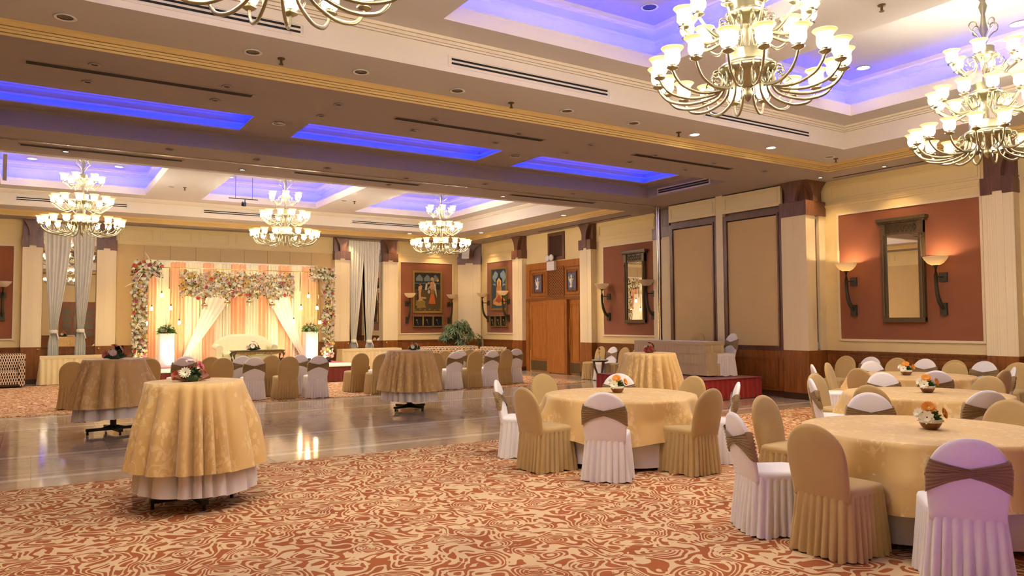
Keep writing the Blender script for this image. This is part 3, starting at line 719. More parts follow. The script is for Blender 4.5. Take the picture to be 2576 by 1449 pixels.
for x, y in ((3.2, 11.85), (7.68, 11.9)):
    downlight(x, y, 4.78, .09, 0, 'dark round ceiling speaker between the ' + ('left' if x < 5 else 'right') + ' two of the three blue recesses', 'round speakers between the blue recesses')
for i, (x, y) in enumerate(((.51, 9.38), (.48, 10.1), (1.92, 9.43), (1.91, 10.09), (3.33, 9.45), (3.31, 10.1), (4.76, 9.46), (4.76, 10.16), (6.2, 9.5), (6.2, 10.18), (7.6, 9.5), (7.6, 10.17), (9.05, 9.52), (9.03, 10.17), (10.43, 9.45), (10.43, 10.16), (11.84, 9.48))):
    downlight(x, y, Z0, .045, 0, 'unlit spot, ' + ORD[i // 2] + ' from left, on the ' + ('cornice' if i % 2 == 0 else 'recess') + ' side of the vents before the blue recesses', 'small spots before the blue recesses')
for i, (x, y, lit) in enumerate(((.39, 14.06 + .35, 1), (1.84, 13.38, 0), (3.24, 14.45, 1), (3.25, 13.42, 0), (4.55, 13.51, 0), (6.2, 14.5, 0), (6.21, 13.65, 0), (7.9, 13.4, 0), (9.02, 14.5, 1), (10.2, 13.4, 0))):
    downlight(x, y, Z0, .05, lit, ('lit' if lit else 'unlit') + ' small spot along the partition track, ' + ORD[i] + ' from the left', ('lit' if lit else 'unlit') + ' small spots along the partition track')
WS = ('above the big pier', 'above the near red panel', 'above the pilaster left of the doors', 'above the court-scene painting, left', 'above the blue painting', 'above the court-scene painting, right', 'above the right curtains')
for i, (x, y) in enumerate(((13.33, 9.3), (13.41, 8.0), (13.44, 21.45), (10.7, 24.1), (13.49, 23.0), (12.3, 24.1), (8.9, 24.1))):
    downlight(x, y, Z0, .045, 1, 'small lit spot close to the wall, ' + WS[i], 'small lit spots near the walls')
def sprinkler(x, y, z, lab, g):
    m = MB(); m.lathe([(.045, 0), (.04, -.012), (.014, -.016), (.014, -.06), (.004, -.062)], 10); m.lathe([(.028, -.07), (.028, -.074)], 10); m.tube([(0.02, 0, -.05), (0.0, 0, -.075)], .004, 5)
    o = m.build('sprinkler', M['gilt_d']); o.location = (x, y, z); tag(o, lab, 'sprinkler', g)
for x, y in ((2.33, 8.54), (5.51, 8.63), (8.68, 8.6), (12.64, 8.48)): sprinkler(x, y, Z1, 'small sprinkler head in the near soffit strip, ' + ORD[int(x / 3.1)] + ' from the left', 'near sprinklers')
sprinkler(7.75, 4.6, Z2, 'sprinkler head on the beam right of the big chandelier', 'beam sprinkler')
for x, y in ((3.15, 20.3), (7.6, 20.2)):
    sprinkler(x, y, Z2, 'sprinkler head on the ' + ('left' if x < 5 else 'right') + ' cream beam between far coffers', 'far beam sprinklers'); downlight(x - .3, y + .05, Z2, .08, 0, 'dark round speaker on the ' + ('left' if x < 5 else 'right') + ' cream beam between far coffers', 'far beam speakers')
t = thing('track_light', 'black ceiling track with one spotlight, hung left of the middle far chandelier', 'track light', (4.8, 21.3, 5.06))
m = MB(); m.box(-.38, .4, -.015, .015, -.02, .0); m.build('track_rail', M['black'], t)
m = MB(); m.tube([(-.2, 0, 0), (-.2, 0, .6)], .006, 5); m.tube([(.25, 0, 0), (.25, 0, .6)], .006, 5); m.build('hanging_rod', M['black'], t)
m = MB(); m.tube([(0.05, 0, -.02), (.05, 0, -.12)], .012, 6); m.lathe([(.03, -.08), (.06, -.1), (.065, -.2), (.05, -.21)], 12, (0.02, 0, 0)); m.build('spot_head', M['black'], t)

# ------------------------------------------------------------------ chandeliers
def chandelier():
    t = thing('chandelier', '', 'chandelier', (0, 0, 0), 0, 'three-tier brass chandeliers')
    tiers = ((18, .80, 3.82, .20), (12, .56, 4.31, .16), (6, .37, 4.80, .12))
    # stem with hubs (origin z = room height, ceiling at Z3)
    m = MB()
    m.lathe([(.004, 3.60), (.03, 3.63), (.045, 3.68), (.03, 3.72), (.06, 3.75), (.1, 3.77), (.13, 3.80), (.17, 3.83), (.25, 3.86), (.27, 3.90), (.24, 3.93), (.2, 3.95)], 28)
    m.lathe([(.2, 3.95), (.19, 3.96), (.19, 4.05), (.17, 4.06), (.05, 4.07)], 28)
    m.lathe([(.03, 4.06), (.025, 4.2), (.04, 4.25), (.03, 4.3), (.07, 4.33), (.15, 4.36), (.19, 4.4), (.17, 4.43), (.15, 4.44), (.15, 4.52), (.05, 4.54)], 24)
    m.lathe([(.03, 4.54), (.024, 4.68), (.045, 4.74), (.03, 4.78), (.06, 4.81), (.11, 4.86), (.13, 4.9), (.11, 4.92), (.11, 4.98), (.04, 5.0)], 20)
    m.lathe([(.028, 5.0), (.02, 5.12), (.05, 5.2), (.03, 5.3), (.022, 5.4), (.05, 5.5), (.028, 5.56), (.05, 5.6), (.1, 5.66), (.1, Z3)], 18)
    m.build('central_stem', M['brass'], t)
    for k in range(4):
        a = pi / 4 + k * pi / 2; m = MB(Matrix.Rotation(a, 4, 'Z')); pts = []
        for i in range(14):
            th = i / 13 * 1.6 * pi; r = .07 - .03 * i / 13; pts.append((.13 + r * cos(th - pi / 2), 0, 5.25 + r * sin(th - pi / 2)))
        m.tube([(.03, 0, 5.05), (.08, 0, 5.13)] + pts, .008, 6); m.build('scroll', M['brass'], t)
    for ti, (n, R_, zc, h) in enumerate(tiers):
        for k in range(n):
            a = 2 * pi * (k + .5 * (ti % 2)) / n
            p = bpy.data.objects.new('arm', arm_mesh[ti]); COL.objects.link(p); p.parent = t; p.rotation_euler = (0, 0, a); p.location = (0, 0, 0)
            s = bpy.data.objects.new('lamp_shade', shade_mesh); COL.objects.link(s); s.parent = p; s.location = (R_, 0, zc + .02)
            b_ = bpy.data.objects.new('bulb', bulb_mesh); COL.objects.link(b_); b_.parent = p; b_.location = (R_, 0, zc + .02)
    return t
def grab(mb, name, mat):
    o = mb.build(name, mat); me = o.data; bpy.data.objects.remove(o); return me
arm_mesh = []
for (r0, R_, zc, drop) in ((.22, .80, 3.82, .19), (.15, .56, 4.31, .16), (.10, .37, 4.80, .15)):
    m = MB(); pts = []; zl = zc - drop; zh = zc + .16
    # inner curl, down, belly, up to the cup
    mid = (r0 + R_) / 2
    P = [(r0 + .0, zc + .0), (r0 + .02, zc - .09), (r0 + .10, zl + .035), (mid, zl), (R_ - .12, zl + .035), (R_ - .04, zl + .10), (R_ + .0, zc - .02)]
    for i in range(len(P) - 1):
        p0 = P[max(i - 1, 0)]; p1 = P[i]; p2 = P[i + 1]; p3 = P[min(i + 2, len(P) - 1)]
        for q in range(4):
            s = q / 4
            pts.append(tuple(.5 * (2 * p1[d] + (p2[d] - p0[d]) * s + (2 * p0[d] - 5 * p1[d] + 4 * p2[d] - p3[d]) * s * s + (3 * p1[d] - p0[d] - 3 * p2[d] + p3[d]) * s ** 3) for d in (0, 1)))
    pts.append(P[-1])
    m.tube([(a, 0, z) for a, z in pts], .0155 if R_ > .5 else .013, 8, .75)
    cur = []
    for i in range(12):
        th = i / 11 * 1.45 * pi; r = .055 - .03 * i / 11; cur.append((r0 + .06 - r * cos(th), 0, zc + .02 + r * sin(th)))
    m.tube([(r0, 0, zc - .02)] + cur, .011, 6, .8)
    m.tube([(r0 + .12, 0, zl + .03), (r0 + .17, 0, zl + .09), (r0 + .14, 0, zl + .14), (r0 + .10, 0, zl + .12)], [.012, .012, .009, .006], 6, .7)
    m.lathe([(.012, -.03), (.045, -.012), (.055, -.002), (.02, .003), (.022, .022), (.03, .03)], 12, (R_, 0, zc))
    arm_mesh.append(grab(m, 'arm', M['brass']))
m = MB(); m.lathe([(.028, .0), (.052, .012), (.066, .04), (.068, .075), (.064, .1), (.072, .122), (.094, .142), (.1, .15), (.088, .144), (.066, .124)], 20, cap=False); shade_mesh = grab(m, 'lamp_shade', M['shade'])
m = MB(); m.lathe([(.01, .015), (.03, .03), (.042, .055), (.036, .085), (.012, .1)], 10); bulb_mesh = grab(m, 'bulb', M['bulb'])
ch0 = chandelier()
CH = ((.87, 19.3, 'three-tier chandelier, leftmost of the far row, before the left curtains'), (5.4, 19.3, 'three-tier chandelier hanging in the middle of the far row above the stage chairs'), (9.88, 19.3, 'three-tier chandelier, smallest-looking, right of the far row'),
      (1.2, 4.5, 'chandelier mostly cropped by the top edge, only its lowest arms showing'), (5.42, 4.5, 'large near chandelier at top centre-right, its upper tiers cut by the photo edge'), (9.86, 4.55, 'near chandelier at the right edge with all tiers and mount visible'))
for i, (x, y, lab) in enumerate(CH):
    a = (.1, .3, .22, .15, .16, .3)[i]
    if i == 0: ch0.location = (x, y, 0); ch0.rotation_euler = (0, 0, a); ch0['label'] = lab
    else: dup(ch0, (x, y, 0), a, lab)

# ------------------------------------------------------------------ banquet chairs
def rr(w, d, r, n=6):
    """rounded rectangle outline, half sizes w,d"""
    pts = []
    for cx, cy, a0 in ((w - r, d - r, 0), (-w + r, d - r, pi / 2), (-w + r, -d + r, pi), (w - r, -d + r, 3 * pi / 2)):
        for i in range(n): a = a0 + pi / 2 * i / (n - 1); pts.append((cx + r * cos(a), cy + r * sin(a), a))
    return pts
def resample(poly, n):
    L = [0]; k = len(poly)
    for i in range(k): L.append(L[-1] + sqrt((poly[(i + 1) % k][0] - poly[i][0]) ** 2 + (poly[(i + 1) % k][1] - poly[i][1]) ** 2))
    out = []; j = 0
    for q in range(n):
        s = L[-1] * q / n
        while L[j + 1] < s: j += 1
        f_ = (s - L[j]) / max(1e-9, L[j + 1] - L[j]); a = poly[j]; b_ = poly[(j + 1) % k]
        out.append((a[0] + (b_[0] - a[0]) * f_, a[1] + (b_[1] - a[1]) * f_))
    return out
def lean(z): return -.215 - max(0, z - .44) * .2
def chair(kind, seed):
    rnd = random.Random(seed)
    mat = M['gold'] if kind == 'gold' else M['white']
    t = thing('banquet_chair', '', 'chair')
    # back cover: rounded-top slab
    hw = lambda z: .205 + .018 * sin((z - .4) / .5 * pi)
    outline = []
    for i in range(10):
        z = .40 + (.68 - .40) * i / 9; outline.append((hw(z), z))
    for i in range(1, 20):
        a = pi / 2 * 0 + pi * i / 20; outline.append((.222 * cos(a), .68 + .235 * sin(a) ** .92))
    for i in range(9, -1, -1):
        z = .40 + (.28) * i / 9; outline.append((-hw(z), z))
    m = MB(); rings = []
    for (s, o) in ((.0, .022), (.55, .026), (.9, .022), (.985, .012), (1.0, 0), (.985, -.012), (.9, -.022), (.55, -.03), (.0, -.026)):
        ring_ = []
        for x, z in outline:
            cx, cz = 0, .62; X = cx + (x - cx) * s; Z = max(.40, cz + (z - cz) * s) if s > .6 else cz + (z - cz) * s
            ring_.append((X, lean(Z) + o + .012 * (abs(X) / .22) ** 2, Z))
        rings.append(ring_)
    m.loft(rings, True, True); m.build('back_cover', mat, t)
    # seat
    m = MB(); rings = []
    for (k, z) in ((1.0, .43), (1.01, .455), (.97, .478), (.8, .487), (.4, .49), (.05, .491)):
        rings.append([(x * k, .015 + y * k, z) for x, y in resample([(p[0], p[1]) for p in rr(.215, .235, .07)], 48)])
    m.loft(rings, True, True); m.build('seat_cover', mat, t)
    # pleated skirt
    m = MB(); rings = []; N = 300
    top = resample([(p[0], p[1]) for p in rr(.213, .232, .06)], N); bot = resample([(p[0], p[1]) for p in rr(.25, .275, .09)], N)
    ph = [rnd.uniform(-.5, .5) for _ in range(12)]
    for i in range(9):
        s = i / 8; z = .452 - .438 * s; row = []
        for j in range(N):
            x = top[j][0] * (1 - s) + bot[j][0] * s; y = .01 + top[j][1] * (1 - s) + bot[j][1] * s
            l = sqrt(x * x + y * y); a = 2 * pi * j / N
            pl = abs(sin(a * 15 + .5 * sin(a * 3 + seed))) ** .6 - .8
            amp = .014 + .030 * s ** .8
            wav = .010 * s * s * sin(a * 7 + seed + 2 * s)
            q = 1 + (pl * amp + wav) / l
            row.append((x * q, y * q, z + .008 * s * sin(a * 9 + seed)))
        rings.append(row)
    m.loft(rings, True, False); m.build('pleated_skirt', mat, t)
    if kind == 'white':
        m = MB()
        for sg in (1, -1):
            N = 56; rings = []
            for k in range(21):
                v = k / 20 * 2 - 1; row = []
                for j in range(N):
                    a = 2 * pi * j / N; ca, sa = cos(a), sin(a)
                    X = (.222 + .012) * (abs(ca) ** .5) * (1 if ca > 0 else -1)
                    wdt = .026 + .034 * abs(ca) ** 1.2
                    Z = .70 + sg * .05 * (X / .23) - .02 * (abs(X) / .23) ** 2 + v * wdt
                    hx = .232 if Z < .72 else .232 * max(.3, sqrt(max(0, 1 - ((Z - .68) / .25) ** 2)))
                    X = max(-hx, min(hx, X))
                    Y = lean(Z) + (.036 + (.004 if sg > 0 else 0)) * (abs(sa) ** .45) * (1 if sa > 0 else -1) + .0055 * sin(v * 14 + X * 9 * sg) * (1 if sa > 0 else -1) + .012 * (abs(X) / .22) ** 2
                    row.append((X, Y, Z))
                rings.append(row)
            m.loft(rings, True, False)
        m.build('crossed_sash', M['sash'], t)
    return t
protos = {('gold', 0): chair('gold', 1), ('gold', 1): chair('gold', 5), ('white', 0): chair('white', 2), ('white', 1): chair('white', 9)}
usedp = {}
def place(kind, x, y, face, label, group, z=0, v=0):
    """x,y = where the top of the backrest stands; face = direction the sitter looks (degrees)"""
    f_ = radians(face); ox, oy = x + cos(f_) * .31, y + sin(f_) * .31; rz = f_ - pi / 2
    p = protos[(kind, v)]
    if (kind, v) not in usedp:
        usedp[(kind, v)] = 1; p.location = (ox, oy, z); p.rotation_euler = (0, 0, rz); p['label'] = label; p['group'] = group
    else: dup(p, (ox, oy, z), rz, label, group)
G = 'gold chair'; W = 'white sashed chair'
def ringchairs(c_, items, group):
    for i, (kind, a, r, lab) in enumerate(items):
        x, y = c_[0] + r * cos(radians(a)), c_[1] + r * sin(radians(a))
        place(kind, x, y, a + 180, lab, group, 0, i % 2)
TA, TB, TC, TD = (5.9, 6.87), (5.95, 3.3), (8.85, 4.85), (11.55, 6.55)
ringchairs(TA, [('white', -137, 1.5, W + ' before the centre round table, its back to the camera'),
    ('gold', -177, 1.44, G + ' on the left of the centre table, back half turned to the camera'),
    ('white', 139, 1.5, W + ' seen edge-on at the far left of the centre table'),
    ('gold', 92, 1.55, G + ' on the far left side of the centre table, facing the camera'),
    ('white', 50, 1.25, W + ' behind the orange and white flowers of the centre table'),
    ('gold', 2, 1.3, G + ' right behind the centre table, in front of the red platform'),
    ('gold', -86, 1.36, G + ' on the right of the centre table, seen from the side'),
    ('white', -45, 1.36, W + ' seen edge-on behind the right side of the centre table')], 'chairs around the centre table')
ringchairs(TB, [('gold', -178, 1.47, 'large ' + G + ' at the left of the nearest round table, back to the camera'),
    ('white', -142, 1.58, W + ' in the bottom right corner, back to the camera, lilac in the light'),
    ('white', 153, 1.55, W + ' left of the nearest table, seen from the side with its pleated skirt'),
    ('gold', 95, 1.45, G + ' standing apart between the centre table and the nearest table'),
    ('white', 48, 1.38, W + ' just beyond the nearest round table, facing the camera'),
    ('gold', -3, 1.32, G + ' at the right photo edge beyond the nearest round table')], 'chairs around the nearest table')
ringchairs(TC, [('gold', 93, 1.44, G + ' left of the second right-hand table, facing right past an edge-on chair'),
    ('white', 134, 1.27, W + ' seen edge-on with white seat left of the second table on the right'),
    ('gold', -178, 1.2, G + ' whose rounded top peeks up behind the sashed chair of the nearest table'),
    ('white', 52, 1.3, W + ' behind the left end of the second right-hand table, facing the camera'),
    ('gold', -6, 1.25, G + ' on the right beyond the second table, facing the camera'),
    ('white', -128, 1.38, W + ' at right before the second table, its back shaded')], 'chairs around the second table on the right')
ringchairs(TD, [('white', 134, 1.45, W + ' edge-on, furthest left at the table near the red-panelled wall'),
    ('gold', 108, 1.26, G + ' left of the table near the red-panelled wall, facing right'),
    ('gold', 179, 1.34, G + ' with its back to the camera, left before the table near the red-panelled wall'),
    ('white', 60, 1.2, W + ' tucked in at the far left of the table near the red-panelled wall'),
    ('white', -137, 1.35, W + ' behind the flower bowl of the second table, back to the camera'),
    ('gold', -3, 1.22, G + ' with puffed cover, lowest in the row behind the table near the red-panelled wall'),
    ('gold', -92, 1.38, G + ' seen edge-on right of the table near the red-panelled wall'),
    ('white', -60, 1.36, W + ' seen edge-on at the far right of the table near the red-panelled wall')], 'chairs around the table by the red-panelled wall')
for i, (k, y, lab) in enumerate((('gold', 8.98, 'first from the big pier'), ('white', 8.46, 'second from the big pier'), ('gold', 7.94, 'third from the big pier'), ('white', 7.42, 'fourth from the big pier'), ('gold', 6.9, 'fifth from the big pier'), ('white', 6.42, 'sixth from the big pier'), ('gold', 5.9, 'last, at photo edge'))):
    place(k, 13.58, y, 180, (G if k == 'gold' else W) + ' in the row along the near red-panelled wall, ' + lab, 'row of chairs along the near right wall', 0, i % 2)
ROW = [('gold', .63, 16.5, G + ' left of the rear left cocktail table'), ('gold', 2.02, 17.0, G + ' half hidden right behind the rear left cocktail table'), ('gold', 2.04, 17.7, G + ' in the row behind, showing above the chair right of the left cocktail table'),
    ('white', 2.66, 17.0, W + ' behind the pink bouquet of the front left cocktail table'), ('white', 2.83, 17.75, W + ' one row nearer the stage, peeking over the chair behind the pink bouquet'),
    ('gold', 3.2, 16.95, G + ' left of the two gold ones behind the front left cocktail table'), ('gold', 3.29, 16.2, G + ' right of the two gold ones behind the front left cocktail table'),
    ('white', 3.82, 16.85, W + ' in the front stage row, left of the ornate table'), ('white', 3.9, 16.1, W + ' in the rear stage row, first right of the front cocktail table'),
    ('gold', 4.43, 16.8, G + ' in the front stage row, below the ornate table'), ('gold', 4.59, 16.0, G + ' in the rear stage row between two white ones'),
    ('white', 5.02, 16.65, W + ' in the front stage row, below the right lit pedestal'), ('white', 5.18, 15.85, W + ' at the right end of the rear stage row by the aisle'),
    ('gold', 6.45, 16.65, G + ' right of the aisle, alone before the maroon platform skirt'), ('gold', 6.65, 15.85, G + ' immediately left of the middle cocktail table'),
    ('white', 7.1, 16.75, W + ' whose top peeks out left of the middle cocktail table'),
    ('gold', 7.99, 15.9, G + ' mostly hidden behind the right edge of the middle cocktail table'), ('gold', 8.7, 16.75, G + ' in the front row, first right of the middle cocktail table'),
    ('white', 8.57, 15.95, W + ' in the rear row, first right of the middle cocktail table'), ('white', 9.15, 16.8, W + ' in the front row showing its top behind a rear sashed chair'),
    ('gold', 9.6, 17.1, G + ' in the front row before the patterned sofa, seen narrow'), ('gold', 9.13, 15.95, G + ' in the rear row between the two sashed chairs, before the patterned sofa'),
    ('white', 9.66, 16.05, W + ' in the rear row below the arm of the patterned sofa'), ('gold', 10.27, 16.35, G + ' second from the right end of the rows before the sofas'),
    ('white', 10.72, 16.6, W + ' at the right end of the rows before the sofas')]
for i, (k, x, y, lab) in enumerate(ROW): place(k, x, y, 90 + (-4, 3, 0, 5)[i % 4], lab, 'chair rows facing the stage', 0, i % 2)
for i, (k, y, lab) in enumerate((('gold', 16.6, 'nearest the double doors'), ('white', 16.08, 'behind the small side table'), ('gold', 15.58, 'third from the double doors'), ('white', 15.06, 'half hidden by cocktail table'))):
    place(k, 13.6, y, 180, (G if k == 'gold' else W) + ' along the wall under the far gilt mirror, ' + lab, 'chairs under the far gilt mirror', 0, i % 2)
place('gold', 12.98, 12.3, 180, G + ' on the red platform behind the skirted head table', 'chairs on the red platform', .43)
place('white', 12.86, 11.2, 165, W + ' on the red platform at the end of the head table', 'chairs on the red platform', .43)

# ------------------------------------------------------------------ cloths and tables
def cloth(mb, R_, zt, r_bot, z_bot, nf, amp, seed, tilt=0.0, sq=0.0, ta=0.0, N=240):
    rnd = random.Random(seed); p1, p2 = rnd.uniform(0, 6), rnd.uniform(0, 6); rows = []
    for k in (0.02, .3, .6, .85, .96): rows.append([(R_ * k * cos(2 * pi * j / N), R_ * k * sin(2 * pi * j / N), zt) for j in range(N)])
    rows.append([((R_ - .004) * cos(2 * pi * j / N), (R_ - .004) * sin(2 * pi * j / N), zt - .002) for j in range(N)])
    for i in range(1, 15):
        s = i / 14; row = []
        for j in range(N):
            a = 2 * pi * j / N
            f1 = sin(nf * a + p1 + 1.9 * sin(2 * a + p2) + .9 * sin(5 * a + p1)); f1 = abs(f1) ** .75 * 2 - 1 if nf == 9 else (f1 * .5 + .5) ** 1.2 * 2 - 1
            zb = z_bot + tilt * cos(a - ta) - sq * (abs(sin(2 * a + p1)) ** 3) + .012 * f1
            z = zt - .004 - (zt - .004 - zb) * s
            prof = s ** 1.05
            r = R_ + (r_bot - R_) * prof + amp * (1 + .45 * sin(3 * a + p1)) * f1 * min(1, s * 2.0) ** 1.1 + .25 * amp * sin(3 * a + p2) * s
            r = max(r, R_ * (.97 - .04 * s))
            row.append((r * cos(a), r * sin(a), z))
        rows.append(row)
    mb.loft(rows, True, False)
def cocktail(x, y, lab, seed, rz, tilt, gb=.38, wb=.13, fr=.54):
    t = thing('cocktail_table', 'black pedestal cocktail table under ' + lab, 'table', (x, y, 0), rz, 'cocktail tables')
    m = MB(); m.lathe([(.39, 1.065), (.398, 1.075), (.398, 1.086), (.39, 1.09)], 40); m.build('tabletop', M['wood_h'], t)
    m = MB(); m.box(-.035, .035, -.035, .035, .07, 1.07); m.build('column', M['black'], t)
    for k in range(4):
        a = k * pi / 2; m = MB(Matrix.Rotation(a, 4, 'Z')); m.box(.02, .36, -.03, .03, .055, .095); m.add([(.03, -.02, .085), (.03, .02, .085), (.2, .0, .085), (.03, 0, .13)], [(0, 1, 2), (0, 2, 3), (1, 3, 2), (0, 3, 1)])
        m.lathe([(.018, 0.006), (.014, .055)], 8, (.34, 0, 0)); m.build('foot', M['black'], t)
    m = MB(); cloth(m, .404, 1.095, fr - .05, wb, 9, .046, seed, tilt, 0, 2.2); o = m.build('underlay_cloth', M['white_cloth']); o.location = (x, y, 0); tag(o, 'white under-cloth showing below the damask of ' + lab, 'tablecloth', 'white under-cloths')
    m = MB(); cloth(m, .418, 1.102, fr + .015, gb, 9, .062, seed, tilt * .6, 0, 2.2); o = m.build('tablecloth', M['damask']); o.location = (x, y, 0); tag(o, 'gold damask cloth over ' + lab, 'tablecloth', 'gold cloths on cocktail tables')
cocktail(1.24, 7.3, 'the front left cocktail table with the pink bouquet', 3, .1, .03, .36, .165)
cocktail(1.02, 12.64, 'the rear left cocktail table standing on the marble', 8, .2, -.05, .40, .22, .56)
cocktail(5.88, 12.76, 'the middle cocktail table on the dance floor', 14, .3, .02, .38, .2)
cocktail(8.5, 9.15, 'the cocktail table behind the centre round table', 21, .3, 0, .36, .2)

def banquet(c_, seed, lab, rb=1.0):
    t = thing('round_table', 'round banquet table hidden by its cloths, ' + lab, 'table', (c_[0], c_[1], 0), 0, 'round banquet tables')
    m = MB(); m.lathe([(.86, .715), (.87, .722), (.87, .74), (.86, .746)], 60); m.build('tabletop', M['wood_h'], t)
    for k in range(4):
        a = pi / 4 + k * pi / 2; m = MB(); m.tube([(.5 * cos(a), .5 * sin(a), .008), (.5 * cos(a), .5 * sin(a), .72)], .018, 8); m.build('leg', M['black'], t)
    m = MB(); cloth(m, .872, .750, .875, .05, 11, .018, seed); o = m.build('underlay_cloth', M['white_cloth']); o.location = (c_[0], c_[1], 0); tag(o, 'white floor-length under-cloth of ' + lab, 'tablecloth', 'white floor-length cloths')
    m = MB(); cloth(m, .892, .757, rb + .01, .33, 11, .052, seed, 0, .06); o = m.build('tablecloth', M['damask']); o.location = (c_[0], c_[1], 0); tag(o, 'gold damask tablecloth of ' + lab, 'tablecloth', 'gold cloths on round tables')
banquet(TA, 31, 'the centre round table', .98); banquet(TB, 37, 'the nearest round table at bottom right', .97); banquet(TC, 41, 'the second round table on the right', .97); banquet(TD, 47, 'the round table close to the red-panelled wall', .97)

# ------------------------------------------------------------------ flowers
def gerbera(mb, c_, nrm, r, n=16, layers=2, cup=.25):
    nrm = Vector(nrm).normalized(); a = nrm.orthogonal().normalized(); b_ = nrm.cross(a); c_ = Vector(c_)
    for L in range(layers):
        rr_ = r * (1 - .3 * L)
        for k in range(n):
            th = 2 * pi * (k + .5 * L) / n; d = a * cos(th) + b_ * sin(th); s = nrm.cross(d); w = rr_ * pi / n * 1.0
            base = c_ + nrm * (.004 * L); up = nrm * (cup * rr_ * (1 + L))
            mb.add([base + d * rr_ * .15 - s * w * .3, base + d * rr_ * .15 + s * w * .3, base + d * rr_ * .65 + s * w + up * .6, base + d * rr_ + up * .8, base + d * rr_ * .65 - s * w + up * .6], [(0, 1, 2, 3, 4)], True)
def rose(mb, c_, nrm, r):
    nrm = Vector(nrm).normalized(); a = nrm.orthogonal().normalized(); b_ = nrm.cross(a); c_ = Vector(c_)
    for (k, h0, h1, off) in ((1.0, -.1, .25, 0), (.72, 0, .42, .5), (.42, .1, .5, .2), (.18, .2, .52, .4)):
        rows = []
        for (f_, hh) in ((.45, h0), (.9, (h0 + h1) / 2), (1.0, h1)):
            row = []
            for j in range(10):
                th = 2 * pi * (j + off) / 10; q = r * k * f_ * (1 + .10 * sin(5 * th))
                row.append(c_ + a * cos(th) * q + b_ * sin(th) * q + nrm * (r * hh * (1 + .12 * cos(5 * th))))
            rows.append(row)
        mb.loft(rows, True, False)
    q = r * .3; mb.add([c_ + a * cos(2 * pi * j / 8) * q + b_ * sin(2 * pi * j / 8) * q + nrm * r * .3 for j in range(8)], [tuple(range(8))], True)
def leafs(mb, c_, n, r, L, rnd, wf=.28, spread=1.0, zmin=-.1):
    for k in range(n):
        th = rnd.uniform(0, 2 * pi); ph = rnd.uniform(zmin, 1.0); d = Vector((cos(th) * sqrt(max(0, 1 - ph * ph)) * spread, sin(th) * sqrt(max(0, 1 - ph * ph)) * spread, ph)).normalized()
        s = d.orthogonal().normalized(); s.rotate(Matrix.Rotation(rnd.uniform(0, 6), 3, d)); l = L * rnd.uniform(.7, 1.2); b_ = Vector(c_) + d * r * rnd.uniform(.3, .8); w = l * wf; dr = Vector((0, 0, -.15 * l))
        mb.add([b_, b_ + d * l * .4 + s * w, b_ + d * l + dr, b_ + d * l * .4 - s * w], [(0, 1, 2, 3)], True)
def bowl_center(x, y, z, lab, seed, rz):
    rnd = random.Random(seed); t = thing('flower_bowl', lab, 'flower bowl', (x, y, z), rz, 'flower bowls on the tables')
    m = MB(); m.lathe([(.045, 0), (.062, .014), (.076, .038), (.082, .052)], 24); m.build('bowl_base', M['bowl_b'], t)
    m = MB(); m.lathe([(.082, .052), (.086, .078), (.078, .078), (.07, .06)], 24, cap=False); m.build('bowl_rim', M['bowl_w'], t)
    m = MB(); m.lathe([(.0801, .06), (.04, .10), (.005, .12)], 10); leafs(m, (0, 0, .075), 190, .06, .05, rnd, .22); m.build('foliage', M['leaf'], t)
    for (p, n, r, k, mt) in (((-.01, .0, .165), (-.15, -.75, .7), .062, 22, 'petal_o'), ((.09, -.02, .125), (.8, -.6, .3), .05, 18, 'petal_o'), ((-.05, -.095, .1), (-.4, -.9, .25), .056, 9, 'petal_w'), ((.04, .07, .12), (.2, .8, .4), .04, 8, 'petal_w'), ((-.09, -.02, .125), (-.8, -.5, .4), .045, 9, 'petal_w')):
        m = MB(); gerbera(m, p, n, r, k); m.build('blossom', M[mt], t)
bowl_center(5.97, 3.24, .76, 'two-tone bowl of orange and white flowers on the nearest round table', 1, -.8)
bowl_center(8.93, 4.87, .76, 'two-tone bowl of orange and white flowers on the second table on the right', 2, -.9)
bowl_center(11.46, 6.57, .76, 'two-tone bowl of white and orange flowers on the table close to the red-panelled wall', 3, -.95)
bowl_center(5.97, 7.0, .76, 'brown bowl of orange and white flowers on the centre table', 4, -.6)
def bouquet(x, y, z, lab, seed, cols, s=1.0, bowl=False):
    rnd = random.Random(seed); t = thing('flower_arrangement', lab, 'flower arrangement', (x, y, z), rnd.uniform(0, .5))
    if bowl:
        m = MB(); m.lathe([(.05, 0), (.08, .02), (.1, .055), (.092, .06)], 20); m.build('pot', M['bowl_b'], t)
    m = MB(); m.lathe([(.07 * s, .003), (.1 * s, .03), (.08 * s, .08 * s), (.01, .13 * s)], 12); leafs(m, (0, 0, .04 * s), 200, .08 * s, .07 * s, rnd, .2, 1.2, 0.0); m.build('foliage', M['leaf_d'], t)
    m = MB(); 
    for sg in (-1, 1):
        m = MB(); m.add([(sg * .04, -.08, .004), (sg * .17 * s, -.05, .05), (sg * .18 * s, -.02, .02), (sg * .08, -.02, .09)], [(0, 1, 3), (1, 2, 3), (0, 2, 1)]); m.build('wrap_leaf', M['terra'] if seed % 2 else M['leaf_d'], t)
    pos = (((-.07, -.07, .09), (-.4, -.9, .4)), ((.0, .0, .19), (0, -.3, 1)), ((.08, -.02, .15), (.7, -.6, .5)), ((.13, 0, .07), (1, -.3, .3)), ((-.14, 0, .06), (-1, -.3, .3)), ((.02, .1, .1), (.2, .9, .4)))
    for (p, n), c_ in zip(pos, cols):
        m = MB(); gerbera(m, [q * s for q in p], n, .06 * s, 14, 3 if c_ != 'petal_w' else 2); m.build('blossom', M[c_], t)
